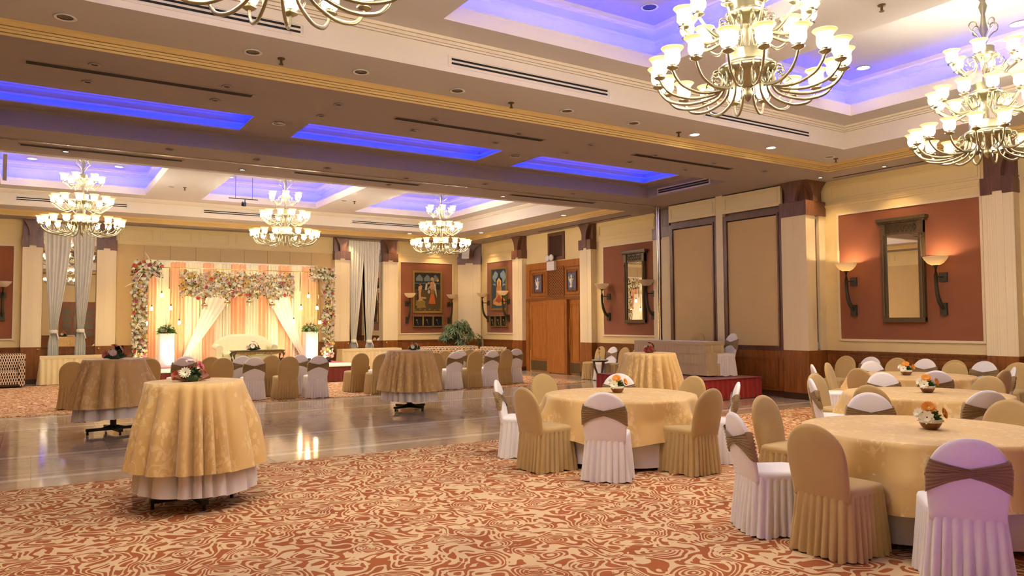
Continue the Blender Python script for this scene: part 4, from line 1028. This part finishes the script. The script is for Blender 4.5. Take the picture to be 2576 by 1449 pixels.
bouquet(1.2, 7.26, 1.103, 'pink and white bouquet on the front left cocktail table', 1, ('petal_w', 'petal_pp', 'petal_p', 'petal_c', 'petal_c', 'petal_p'), .9)
bouquet(1.02, 12.6, 1.103, 'dusky pink and white bouquet on the rear left cocktail table', 2, ('petal_pp', 'petal_p', 'petal_pp', 'petal_p', 'petal_p', 'petal_w'), 1.0)
bouquet(5.95, 12.74, 1.103, 'green and white arrangement on the middle cocktail table', 4, ('petal_w', 'leaf_d', 'petal_w', 'petal_w', 'petal_o', 'petal_w'), .7)
bouquet(8.5, 9.15, 1.103, 'dark red and white flowers in brown pot on the cocktail table by the red platform', 5, ('petal_r', 'petal_r', 'petal_r', 'petal_w', 'petal_r', 'petal_w'), .8, True)

# ------------------------------------------------------------------ stage
SZ = .43
t = thing('stage_platform', 'low wedding stage with red carpet, cream front cloth and maroon skirt', 'stage', (0, 0, 0))
m = MB(); m.box(1.75, 7.95, 20.05, 23.9, 0.01, SZ - .01); m.build('platform_body', M['wood'], t)
m = MB(); m.box(1.73, 7.97, 21.6, 23.92, SZ - .01, SZ); m.build('carpet_top', M['redcarpet'], t)
m = MB()
for k in range(4): m.tube([(x / 10, 20.2 + .36 * k + .04 * sin(x * .5 + k), SZ + .004) for x in range(18, 80, 2)], .022, 6, 7.0)
m.box(1.72, 7.98, 19.98, 21.6, SZ - .012, SZ); m.build('cream_front_cloth', M['cream_d'], t)
def pleats(mb, pts, z0, z1, amp, wl, flare=.03, tiers=1):
    """pleated skirt along a polyline of (x,y); outward to the right of travel"""
    P = []; L = 0
    for (a, b_) in zip(pts, pts[1:]):
        d = Vector((b_[0] - a[0], b_[1] - a[1])); l = d.length; d.normalize(); nrm = Vector((d.y, -d.x)); n = max(2, int(l / (wl / 8)))
        for i in range(n + 1): P.append((Vector(a) + d * l * i / n, nrm, L + l * i / n))
        L += l
    rows = []
    for i in range(7):
        s = i / 6; row = []
        for p, nn, q in P:
            o = amp * (.35 + .65 * s) * ((sin(2 * pi * q / wl) * .5 + .5) ** 1.5) + flare * s + .002
            row.append((p.x + nn.x * o, p.y + nn.y * o, z1 + (z0 - z1) * s))
        rows.append(row)
    mb.loft(rows, False, False)
m = MB(); pleats(m, [(1.72, 23.9), (1.72, 19.97), (7.98, 19.97), (7.98, 23.9)], .015, SZ - .03, .03, .16); m.build('maroon_skirt', M['maroon'], t)

t = thing('stage_backdrop', 'striped peach and cream draped backdrop behind the wedding stage', 'backdrop', (0, 23.62, 0))
edges = [2.72, 2.95, 3.3, 3.72, 4.2, 4.52, 4.98, 5.42, 5.78, 6.1, 6.4, 6.8, 7.15, 7.62]
for i, (a, b_) in enumerate(zip(edges, edges[1:])):
    m = MB(); rows = []
    for k in range(12):
        z = 3.42 + (.45 - 3.42) * k / 11; row = []
        n = int((b_ - a) / .012)
        for j in range(n + 1):
            x = a + (b_ - a) * j / n; row.append((x, -.03 * sin(x * 62 + 1.5 * sin(x * 9) + .15 * z) - .02 * sin(x * 23 + z * .6) - .02 * (1 - k / 11), z))
        rows.append(row)
    m.loft(rows, False, False); m.build('drape_panel', M['peach'] if i % 2 == 0 else M['cream_d'], t)
m = MB(); m.box(2.7, 7.66, .0, .05, 3.4, 3.46); m.box(2.7, 2.75, .03, .08, .44, 3.4); m.box(7.6, 7.65, .03, .08, .44, 3.4); m.build('support_frame', M['cream_d'], t)
for sg, xt, xb in ((1, 4.72, 3.62), (-1, 6.3, 7.2)):
    m = MB(); rows = []
    for k in range(16):
        s = k / 15; z = 2.75 + (.5 - 2.75) * s; w = .34 * (1 - s) + .05; xc = xt + (xb - xt) * s ** 1.25
        rows.append([(xc + w * (j / 30 * 2 - 1), -.14 - .03 * sin(j * .9) * (1 - .4 * s), z) for j in range(31)])
    m.loft(rows, False, False); m.build('sheer_swag', M['sheer'], t)

FLC = ['petal_w'] * 10 + ['petal_pp'] * 3 + ['petal_y'] * 2 + ['petal_p', 'petal_c']
rose_me = {}
for c_ in set(FLC):
    m = MB(); rose(m, (0, 0, 0), (0, 0, 1), 1.0); rose_me[c_] = grab(m, 'blossom', M[c_])
def floral(name, lab, cat, sampler, n, nfill, seed, y, depth, pamp=8, r=(.035, .062), nleaf=1000, loc=(0, 0, 0)):
    rnd = random.Random(seed); t = thing(name, lab, cat, loc)
    # moss core + leaves
    m = MB()
    for k in range(nleaf):
        x, z = sampler(rnd); yy = y - rnd.uniform(-.3, .55) * depth; d = Vector((rnd.gauss(0, 1), -abs(rnd.gauss(0, 1)), rnd.gauss(0, 1))).normalized(); s = d.orthogonal().normalized(); L = rnd.uniform(.05, .1)
        m.add([(x, yy, z), Vector((x, yy, z)) + d * L * .5 + s * L * .25, Vector((x, yy, z)) + d * L, Vector((x, yy, z)) + d * L * .5 - s * L * .25], [(0, 1, 2, 3)])
    m.build('foliage', M['leaf_d'], t)
    done = []
    def spot(mind):
        for _ in range(40):
            x, z = sampler(rnd)
            if all((x - a) ** 2 + (z - b_) ** 2 > mind ** 2 for a, b_ in done): break
        done.append((x, z)); return x, z
    for k in range(n):
        x, z = spot(.085); rad = rnd.uniform(*r)
        o = bpy.data.objects.new('blossom', rose_me[rnd.choice(FLC)]); COL.objects.link(o); o.parent = t
        d = Vector((rnd.gauss(0, .35), -1, rnd.gauss(0, .35))); o.location = (x, y - depth * rnd.uniform(.45, .8), z); o.rotation_euler = d.to_track_quat('Z', 'Y').to_euler(); o.scale = (rad,) * 3
    if nfill:
        fm = ['petal_w', 'petal_pp', 'petal_y']; m = MB()
        for k in range(nfill):
            x, z = spot(.042); m.mat = k % 3; rose(m, (x, y - depth * rnd.uniform(.2, .5), z), (rnd.gauss(0, .4), -1, rnd.gauss(0, .4)), rnd.uniform(.03, .05))
        o = m.build('small_blossoms', [M[q] for q in fm], t); o['kind'] = 'stuff'
    for k in range(pamp):
        x, z = sampler(rnd); a = rnd.uniform(0, 2 * pi); L = rnd.uniform(.2, .36); m = MB()
        dxx, dz = cos(a) * L, sin(a) * L; m.tube([(x, y - depth * .7, z), (x + dxx * .5, y - depth * 1.0, z + dz * .5 + .02), (x + dxx, y - depth * 1.15, z + dz)], [.004, .012, .003], 6); m.build('pampas_plume', M['pampas'], t)
    return t
def s_gar(r):
    x = r.uniform(3.47, 6.68); e = .04 * sin(x * 9) ; return x, r.uniform(2.36 + .1 * abs(sin(x * 2.2)) * .3 + e, 3.10 + e * .7)
floral('flower_garland', 'wide hanging block of white, peach and pink roses above the stage sofa', 'flower garland', s_gar, 100, 460, 5, 22.92, .2, 16)
def s_col(x0, x1, side):
    def f_(r):
        if r.random() < .28:
            return (r.uniform(x0, x0 + .72) if side < 0 else r.uniform(x1 - .74, x1)), r.uniform(2.92, 3.33)
        z = r.uniform(.57, 3.2); w = .02 * sin(z * 7); return r.uniform(x0 + w, x1 + w), z
    return f_
floral('flower_column', 'flower-covered pillar with roses at the left end of the stage backdrop', 'flower pillar', s_col(2.24, 2.6, -1), 98, 170, 6, 22.75, .18, 11)
floral('flower_column', 'flower-covered pillar with roses at the right end of the stage backdrop', 'flower pillar', s_col(7.52, 7.88, 1), 98, 170, 7, 22.75, .18, 14)
t = thing('arch_frame', 'slim gilt metal arch frame holding garland, flower pillars and bulbs', 'frame', (0, 22.98, 0))
m = MB()
for a, b_ in (((2.3, SZ), (2.3, 3.2)), ((2.64, SZ), (2.64, 3.2)), ((7.48, SZ), (7.48, 3.2)), ((7.82, SZ), (7.82, 3.2)), ((2.3, 3.2), (7.85, 3.2)), ((3.2, 2.6), (3.2, 3.2)), ((6.9, 2.6), (6.9, 3.2))):
    m.tube([(a[0], 0, a[1]), ((a[0] + b_[0]) / 2 + .0001, 0, (a[1] + b_[1]) / 2), (b_[0], 0, b_[1])], .013, 6)
m.build('frame_tube', M['brass_b'], t)
def hbulb(x, z, lab):
    t = thing('hanging_bulb', lab, 'light bulb', (x, 22.86, z), 0, 'bare bulbs hanging on cords')
    m = MB(); m.tube([(0, 0, .1), (0, .02, (3.19 - z) / 2), (0, .1, 3.19 - z)], .004, 5); m.build('cord', M['black'], t)
    m = MB(); m.lathe([(.018, .05), (.022, .06), (.02, .1), (.006, .115)], 10); m.build('socket', M['gilt_d'], t)
    m = MB(); m.lathe([(.004, -.055), (.03, -.04), (.036, -.01), (.028, .025), (.016, .05)], 12); m.build('glass_bulb', M['bulb_s'], t)
L_ = ('lowest one, against the left flower pillar', 'second from left, above the pedestal side', 'highest one, left of the garland', 'one beside the garland at middle height', 'lowest one beside the left pedestal flowers')
for (x, z), q in zip(((2.62, 1.64), (2.74, 2.04), (2.99, 2.42), (3.23, 2.06), (3.45, 1.65)), L_): hbulb(x, z, 'glowing bare bulb at stage left, ' + q)
L_ = ('highest one', 'left one of the middle pair', 'right one of the middle pair', 'lowest one nearest the sofa', 'lowest one against the right flower pillar')
for (x, z), q in zip(((7.13, 2.45), (6.9, 2.09), (7.39, 2.09), (6.68, 1.68), (7.5, 1.64)), L_): hbulb(x, z, 'glowing bare bulb at stage right, ' + q)
for i, (x, z) in enumerate(((4.12, 2.12), (4.75, 2.22), (5.37, 2.24), (6.04, 2.16))):
    t = thing('hanging_lantern', 'small clear lantern under the garland, ' + ('first', 'second', 'third', 'fourth')[i] + ' from the left', 'lantern', (x, 22.9, z), 0, 'lanterns under the garland')
    m = MB(); m.tube([(0, 0, .1), (.0, .001, .2), (0, 0, .35)], .006, 5); m.build('cord', M['black'], t)
    m = MB(); m.lathe([(.075, -.09), (.085, -.08), (.085, .05), (.05, .08), (.03, .09)], 16, cap=False); m.build('glass_jar', M['clear'], t)
    m = MB(); m.lathe([(.082, -.01), (.088, 0), (.088, .03), (.082, .04)], 16, cap=False); m.lathe([(.02, .06), (.03, .09), (.01, .11)], 10); m.build('metal_band', M['gilt'], t)
    m = MB(); m.sphere((0, 0, .02), .02, 8, 6, 1.5); m.build('glass_bulb', M['bulb_s'], t)
M['glow_ped'] = emit('uplight_lamp', (255, 240, 205), 50)
def pedestal(x, lab, seed):
    t = thing('lit_pedestal', 'glowing white ' + lab, 'pedestal', (x, 22.5, SZ), 0, 'lit pedestals')
    m = MB(); m.box(-.18, .18, -.17, .17, .0, .9); m.build('column_body', M['acrylic'], t)
    m = MB(); m.box(-.195, .195, -.185, .185, .9, .925); m.build('cap', M['acrylic'], t)
    rnd = random.Random(seed); t = thing('flower_arrangement', 'round arrangement of white flowers on the ' + lab, 'flower arrangement', (x, 22.5, SZ + .925), 0)
    m = MB(); leafs(m, (0, 0, .03), 320, .2, .13, rnd, .2, 1.5, -.2); m.build('foliage', M['leaf_y'], t)
    for k in range(26):
        a = rnd.uniform(0, 2 * pi); ph = rnd.uniform(.05, 1.2); d = Vector((cos(a) * cos(ph), sin(a) * cos(ph), sin(ph)))
        o = bpy.data.objects.new('blossom', rose_me[rnd.choice(['petal_w', 'petal_w', 'petal_pp'])]); COL.objects.link(o); o.parent = t; o.location = d * .17 + Vector((0, 0, .03)); o.rotation_euler = d.to_track_quat('Z', 'Y').to_euler(); o.scale = (.05,) * 3
    for k in range(5):
        a = rnd.uniform(0, 2 * pi); m = MB(); m.tube([(0, 0, .1), (.08 * cos(a), .08 * sin(a), .28), (.16 * cos(a), .12 * sin(a), .46)], [.004, .014, .004], 6); m.build('pampas_plume', M['pampas'], t)
pedestal(3.075, 'pedestal on the left of the stage', 1); pedestal(7.08, 'pedestal on the right of the stage', 2)
def uplight(x, y, rz, lab, en, col=(255, 226, 180), tilt=.55):
    t = thing('floor_uplight', lab, 'stage light', (x, y, SZ), rz, 'stage floor uplights')
    m = MB(Matrix.Rotation(-tilt, 4, 'X')); m.lathe([(.05, .03), (.055, .06), (.055, .14), (.05, .14)], 14); m.build('lamp_housing', M['black'], t)
    m = MB(); m.box(-.07, .07, -.04, .04, 0, .02); m.box(-.07, -.06, -.015, .015, .02, .08); m.box(.06, .07, -.015, .015, .02, .08); m.build('yoke', M['black'], t)
    m = MB(Matrix.Rotation(-tilt, 4, 'X')); m.lathe([(.001, .142), (.046, .141)], 14, cap=False); m.build('lens', M['glow_ped'], t)
    l = bpy.data.lights.new('uplight_beam', 'SPOT'); l.energy = en; l.spot_size = radians(110); l.spot_blend = .8; l.color = lin(col)[:3]; l.shadow_soft_size = .05
    o = bpy.data.objects.new('uplight_beam', l); COL.objects.link(o); o.parent = t
    d = Vector((0, sin(tilt), cos(tilt))); o.location = d * .15; o.rotation_euler = (-d).to_track_quat('Z', 'Y').to_euler()
uplight(3.22, 22.12, 0, 'small black floor uplight before the left pedestal', 36, tilt=.5)
uplight(6.95, 22.12, 0, 'assumed small black floor uplight before the right pedestal', 36, tilt=.5)  # this lamp and those below assumed, giving the warm wash from the floor
uplight(3.9, 22.9, 0, 'assumed small black floor uplight between left pedestal and sofa', 13, (255, 230, 190))
uplight(5.3, 23.0, 0, 'assumed small black floor uplight hidden behind the sofa', 13, (255, 230, 190))
uplight(6.35, 22.9, 0, 'assumed small black floor uplight between sofa and right pedestal', 13, (255, 230, 190))
uplight(2.55, 22.35, 0, 'assumed small black floor uplight at the foot of the left flower pillar', 9, (255, 230, 190))
uplight(7.6, 22.35, 0, 'assumed small black floor uplight at the foot of the right flower pillar', 9, (255, 230, 190))

# cream tufted sofa with rolled arms
t = thing('sofa', 'cream camel-back sofa with rolled arms in the middle of the stage', 'sofa', (5.03, 21.95, SZ))
m = MB(); rows = []
for (k, o, zz) in ((0, .0, 0), (1, .05, 0), (2, .09, 0), (3, .05, 0), (4, 0, 0)):
    row = []
    for j in range(41):
        s = j / 40 * 2 - 1; x = .8 * s; top = .88 - .26 * abs(s) ** 3.2 + .012 * abs(sin(s * 15)); y = .28 - .10 * abs(s) ** 3
        row.append((x, y - (k - 2) * .05, top - .03 * abs(k - 2) ** 1.5))
    rows.append(row)
base1 = [(p[0], p[1] + .0, .12) for p in rows[0]]; base2 = [(p[0], p[1], .12) for p in rows[-1]]
m.loft([base1] + rows + [base2], False, False); m.build('camel_back', M['sofa'], t)
for sg in (-1, 1):
    m = MB(); rows = []
    for i in range(10):
        y = -.36 + .6 * i / 9; row = []
        for j in range(16):
            a = 2 * pi * j / 16; row.append((sg * .74 + .095 * cos(a), y, .5 + .05 * (i / 9) + .09 * sin(a)))
        rows.append(row)
    m.loft(rows, True, True); m.box(sg * .74 - .075, sg * .74 + .075, -.34, .26, .1, .5); m.build('rolled_arm', M['sofa'], t)
m = MB(); m.box(-.68, .68, -.36, .24, .1, .27); m.build('seat_base', M['sofa'], t)
for sg in (-1, 1):
    m = MB(); rows = []
    for (k, z) in ((.95, .27), (1, .3), (1, .36), (.93, .395), (.5, .41), (.05, .41)): rows.append([(sg * .33 + x * k, -.08 + y * k, z) for x, y in resample([(p[0], p[1]) for p in rr(.32, .28, .05)], 40)])
    m.loft(rows, True, True); m.build('seat_cushion', M['sofa'], t)
for sx in (-1, 1):
    for sy in (-.3, .2): m = MB(); m.lathe([(.02, 0), (.03, .05), (.035, .1)], 10, (sx * .7, sy, 0)); m.build('leg', M['gilt_d'], t)
# ornate table
t = thing('ornate_table', 'carved gilt console table with cabriole legs in front of the stage sofa', 'table', (5.22, 21.25, SZ))
m = MB(); m.box(-.69, .69, -.22, .22, .425, .45); m.box(-.67, .67, -.2, .2, .41, .425); m.build('table_top', M['gilt_d'], t)
m = MB()
for k in range(12):
    u0, u1 = -.6 + k * .1, -.5 + k * .1; d = .05 + .035 * abs(sin((k + .5) * pi / 6)); m.box(u0, u1, -.19, -.165, .41 - d, .41)
for k in range(9): m.sphere((-.4 + k * .1, -.19, .375), .022, 8, 5)
m.build('carved_apron', M['gilt'], t)
for sx in (-1, 1):
    for sy in (-1, 1):
        m = MB(); m.tube([(sx * .62, sy * .16, .41), (sx * .67, sy * .19, .34), (sx * .64, sy * .18, .2), (sx * .61, sy * .165, .08), (sx * .65, sy * .19, .0)], [.035, .04, .024, .016, .026], 8); m.build('leg', M['gilt_d'], t)
bouquet(5.1, 21.25, SZ + .45, 'pink and white posy on the ornate stage table', 6, ('petal_w', 'petal_pp', 'petal_w', 'petal_p', 'petal_pp', 'petal_w'), 1.2)

# ------------------------------------------------------------------ buffet tables, head table, side table
def skirted(x0, x1, y0, y1, zt, z0, lab, mat, name='skirted_table', wl=.13, tiers=False):
    t = thing(name, lab, 'table', ((x0 + x1) / 2, (y0 + y1) / 2, z0)); w, d = (x1 - x0) / 2, (y1 - y0) / 2
    m = MB(); m.box(-w, w, -d, d, zt - .03, zt); m.build('cloth_top', M['white_cloth'] if tiers else mat, t)
    m = MB(); pl = [(-w, d), (-w, -d), (w, -d), (w, d)]
    if tiers:
        for k in range(3):
            pleats(m, [(p[0] * (1 + .015 * k), p[1] * (1 + .04 * k)) for p in pl], zt - .03 - (k + 1) * (zt - .06) / 3, zt - .01 - k * (zt - .06) / 3, .012, wl, .01)
    else: pleats(m, pl, .02, zt - .06, .035, wl, .045)
    m.build('pleated_skirt', mat, t)
    m = MB(); m.box(-w - .014, w + .014, -d - .014, -d - .002, zt - .07, zt - .002); m.box(-w - .014, -w - .002, -d, d, zt - .07, zt - .002); m.box(w + .002, w + .014, -d, d, zt - .07, zt - .002); m.build('top_band', mat, t)
    for sx in (-1, 1):
        for sy in (-1, 1): m = MB(); m.box(sx * (w - .06) - .015, sx * (w - .06) + .015, sy * (d - .06) - .015, sy * (d - .06) + .015, 0.002, zt - .03); m.build('leg', M['black'], t)
skirted(.16, 2.05, 23.5, 24.02, .77, 0, 'ivory skirted buffet table below the left curtains', M['skirt'])
skirted(8.45, 10.5, 23.45, 24.0, .76, 0, 'ivory skirted buffet table below the right curtains', M['skirt'])
t = thing('red_platform', 'low platform with red carpet and pleated red skirt before the stored partitions', 'platform', (0, 0, 0))
m = MB(); m.box(10.9, 13.0, 10.6, 13.5, .01, SZ - .005); m.build('platform_body', M['wood'], t)
m = MB(); m.box(10.88, 13.02, 10.58, 13.52, SZ - .005, SZ); m.build('carpet_top', M['redcloth'], t)
m = MB(); pleats(m, [(10.9, 13.5), (10.9, 10.6), (13.0, 10.6), (13.0, 13.5)], .012, SZ - .01, .014, .15, .01); m.build('red_skirt', M['redcloth'], t)
skirted(11.98, 12.55, 11.2, 13.4, .745, SZ, 'head table in tiered beige skirting standing on the red platform', M['skirt2'], 'head_table', .09, True)
t = thing('side_table', 'small dark round side table with curved legs before the doors', 'table', (12.88, 15.8, 0))
m = MB(); m.lathe([(.22, .565), (.23, .575), (.23, .585), (.22, .59)], 28); m.build('table_top', M['steelgrey'], t)
m = MB(); m.lathe([(.2, .54), (.215, .565)], 24); m.build('table_rim', M['black'], t)
for k in range(3):
    a = k * 2 * pi / 3 + .3; m = MB(); m.tube([(.17 * cos(a), .17 * sin(a), .56), (.15 * cos(a), .15 * sin(a), .4), (.08 * cos(a), .08 * sin(a), .22), (.06 * cos(a), .06 * sin(a), .08), (.09 * cos(a), .09 * sin(a), .0)], [.03, .032, .022, .018, .02], 8); m.build('leg', M['capital'], t)
t = thing('bud_vase', 'white bud vase with one yellow flower on the small side table', 'vase', (12.8, 15.74, .59))
m = MB(); m.lathe([(.03, 0), (.042, .02), (.038, .06), (.018, .1), (.012, .15), (.018, .17)], 16); m.build('vase_body', M['bowl_w'], t)
m = MB(); m.tube([(0, 0, .15), (.005, 0, .22), (0, 0, .27)], .004, 5); leafs(m, (0, 0, .27), 12, .02, .05, random.Random(3)); m.build('stem', M['leaf_d'], t)
m = MB(); gerbera(m, (0, -.01, .2), (-.6, -.7, .4), .035, 12); m.build('blossom', M['petal_o'], t)

# ------------------------------------------------------------------ patterned sofas and plant
def psofa(x, y, rz, w, lab, h=.80):
    t = thing('patterned_sofa', lab, 'sofa', (x, y, 0), rz, 'patterned sofas')
    m = MB(); rows = []
    for (z, o) in ((.12, 0), (.5, .01), (h - .04, .03), (h, .06), (h, .13), (h - .05, .17), (.12, .2)): rows.append([(-w / 2 + w * j / 12, .12 + o, z - (.02 if j in (0, 12) else 0)) for j in range(13)])
    m.loft(rows, False, False); m.build('backrest', M['ogee'], t)
    m = MB(); m.box(-w / 2 + .12, w / 2 - .12, -.36, .16, .1, .3); m.build('seat_base', M['ogee'], t)
    m = MB(); rows = []
    for (k, z) in ((.97, .3), (1, .33), (1, .4), (.95, .43), (.5, .44), (.05, .44)): rows.append([(xx * k, -.1 + yy * k, z) for xx, yy in resample([(p[0], p[1]) for p in rr(w / 2 - .13, .27, .05)], 40)])
    m.loft(rows, True, True); m.build('seat_cushion', M['ogee'], t)
    for sg in (-1, 1):
        m = MB(); m.box(sg * (w / 2 - .13) if sg < 0 else w / 2 - .13, sg * w / 2, -.38, .32, .05, .6); m.tube([(sg * (w / 2 - .065), -.38, .6), (sg * (w / 2 - .065), .3, .64)], .066, 10); m.build('armrest', M['ogee'], t)
    for sg in (-1, 1): m = MB(); m.box(sg * (w / 2 - .1) - .03, sg * (w / 2 - .1) + .03, -.34, -.28, 0, .1); m.build('leg', M['black'], t)
psofa(-.72, 23.35, 0, 1.1, 'black and cream patterned armchair cut by the left edge of the photo', .86)
psofa(12.0, 22.75, -.12, 2.2, 'longer black and cream patterned sofa under the court-scene painting', .80)
psofa(13.1, 21.95, -1.2, 1.15, 'shorter black and cream patterned sofa by the right wall next to the doors', .78)
t = thing('potted_plant', 'large leafy umbrella plant in the far corner behind the patterned sofas', 'plant', (12.75, 23.6, 0))
m = MB(); m.lathe([(.17, 0), (.2, .05), (.25, .4), (.27, .42), (.24, .42), (.2, .36)], 24); m.build('pot', M['terra'], t)
rnd = random.Random(11); m = MB(); ml = MB(); M['leaf_d'] = M['leaf_d']
for k in range(74):
    a = rnd.uniform(0, 2 * pi); rad = rnd.uniform(.1, .85); z = 1.62 - .8 * rad ** 1.6 + rnd.uniform(-.22, .12); px, py = rad * cos(a), -.2 + rad * sin(a) * .42
    if py > .3: py = .3
    if k < 26: m.tube([(rnd.uniform(-.05, .05), 0, .36), (px * .35, py * .3, .75), (px, py, z)], [.014, .01, .006], 5)
    tilt = Vector((px * .5, -.5, .7)).normalized()
    u = tilt.orthogonal().normalized(); v_ = tilt.cross(u)
    for j in range(8):
        th = 2 * pi * j / 8 + rnd.uniform(-.1, .1); d = u * cos(th) + v_ * sin(th); s = tilt.cross(d); L = rnd.uniform(.15, .24); w = .03; dz = Vector((0, 0, -1)); c0 = Vector((px, py, z))
        ml.add([c0 + d * .02, c0 + d * L * .45 + s * w + dz * .02, c0 + d * L + dz * .09, c0 + d * L * .45 - s * w + dz * .02, c0 + d * L * .5 + dz * .01], [(0, 1, 4), (1, 2, 4), (2, 3, 4), (3, 0, 4)])
m.build('stems', M['leaf_d'], t); ml.build('foliage', M['leaf_d'], t)

# ------------------------------------------------------------------ lights of the room, added coffer downlights, assumed par can
def spot(x, y, z, en, size=80, col=(255, 214, 160)):
    l = bpy.data.lights.new('downlight_beam', 'SPOT'); l.energy = en; l.spot_size = radians(size); l.spot_blend = .7; l.color = lin(col)[:3]; l.shadow_soft_size = .04
    o = bpy.data.objects.new('downlight_beam', l); COL.objects.link(o); o.location = (x, y, z - .03)
for x, y in ((9.0, 8.56), (10.84, 8.52), (12.66, 17.09), (12.72, 21.87), (10.74, 23.3)): spot(x, y, Z1, 60)
for x, y in ((.39, 14.41), (3.24, 14.45), (9.02, 14.5)): spot(x, y, Z0, 40)
for x, y in ((13.33, 9.3), (13.41, 8.0), (13.44, 21.45), (10.7, 24.1), (13.49, 23.0), (12.3, 24.1), (8.9, 24.1)): spot(x, y, Z0, 22, 100)
for i, (x0_, x1_, y0_, y1_) in enumerate(NC + FC):  # added grid of coffer spots and lit lenses, brightening floor and tables
    for fx in (.25, .75):
        for fy in (.16, .5, .84):
            if not (i < 3 and fy < .4): spot(x0_ + (x1_ - x0_) * fx, y0_ + (y1_ - y0_) * fy, Z3, 62, 105, (255, 244, 222))
            if not (fy > .8 or (i == 2 and fy == .5 and fx > .5)): downlight(x0_ + (x1_ - x0_) * fx, y0_ + (y1_ - y0_) * fy, Z3, .09, 1, 'added downlight high in the ' + ('near ' if i < 3 else 'far ') + ('left', 'middle', 'right')[i % 3] + ' coffer, ' + ('left' if fx < .5 else 'right') + ' side, ' + ('camera end' if fy < .3 else 'middle'), 'added downlights high in the coffers')
# assumed violet par can, added out of view to tint near chair backs mauve
t = thing('assumed_par_can', 'assumed violet LED par can standing on the carpet behind the camera, added to tint chairs', 'stage light', (3.6, .1, 0), -.35)
m = MB(Matrix.Translation((0, 0, .18)) @ Matrix.Rotation(-1.15, 4, 'X')); m.lathe([(.06, -.1), (.09, -.06), (.1, .08), (.095, .08)], 18); m.build('lamp_housing', M['black'], t)
m = MB(); m.box(-.12, .12, -.06, .06, 0.008, .03); m.box(-.12, -.11, -.02, .02, .03, .2); m.box(.11, .12, -.02, .02, .03, .2); m.build('yoke', M['black'], t)
m = MB(Matrix.Translation((0, 0, .18)) @ Matrix.Rotation(-1.15, 4, 'X')); m.lathe([(.001, .083), (.09, .082)], 18, cap=False); m.build('lens', emit('assumed_violet_lens', (150, 80, 255), 8), t)
l = bpy.data.lights.new('assumed_par_beam', 'SPOT'); l.energy = 26; l.spot_size = radians(80); l.spot_blend = .9; l.color = (.5, .16, .9); l.shadow_soft_size = .09
o = bpy.data.objects.new('assumed_par_beam', l); COL.objects.link(o); o.parent = t; d = Vector((0, sin(1.15), cos(1.15))); o.location = Vector((0, 0, .18)) + d * .1; o.rotation_euler = (-d).to_track_quat('Z', 'Y').to_euler()

w = bpy.data.worlds.new('World'); SC.world = w; w.use_nodes = True; w.node_tree.nodes['Background'].inputs[0].default_value = (.9, .8, .7, 1); w.node_tree.nodes['Background'].inputs[1].default_value = .05

# ------------------------------------------------------------------ camera
F_, YAW, PITCH, ROLL, HC = 1884.18, .5678144, .04516524, -.0055571, 1.62
fw = Vector((sin(YAW) * cos(PITCH), cos(YAW) * cos(PITCH), sin(PITCH))); rt = Vector((cos(YAW), -sin(YAW), 0)); up = rt.cross(fw)
r2 = rt * cos(ROLL) + up * sin(ROLL); u2 = -rt * sin(ROLL) + up * cos(ROLL)
cam = bpy.data.cameras.new('camera'); cam.sensor_width = 36; cam.lens = F_ / 2576 * 36; cam.clip_start = .05; cam.clip_end = 100
co = bpy.data.objects.new('camera', cam); COL.objects.link(co)
co.matrix_world = Matrix(((r2.x, u2.x, -fw.x, 0), (r2.y, u2.y, -fw.y, 0), (r2.z, u2.z, -fw.z, HC), (0, 0, 0, 1)))
SC.camera = co
SC.view_settings.view_transform = 'Standard'; SC.view_settings.look = 'None'; SC.view_settings.gamma = 1; SC.view_settings.use_curve_mapping = False
SC.view_settings.exposure = 1.32
SC.cycles.max_bounces = 6; SC.cycles.diffuse_bounces = 3; SC.cycles.glossy_bounces = 3; SC.cycles.transmission_bounces = 2; SC.cycles.transparent_max_bounces = 8; SC.cycles.use_adaptive_sampling = True; SC.cycles.adaptive_threshold = .07; SC.cycles.caustics_reflective = False; SC.cycles.caustics_refractive = False; SC.cycles.sample_clamp_indirect = 6
SC.cycles.use_light_tree = False
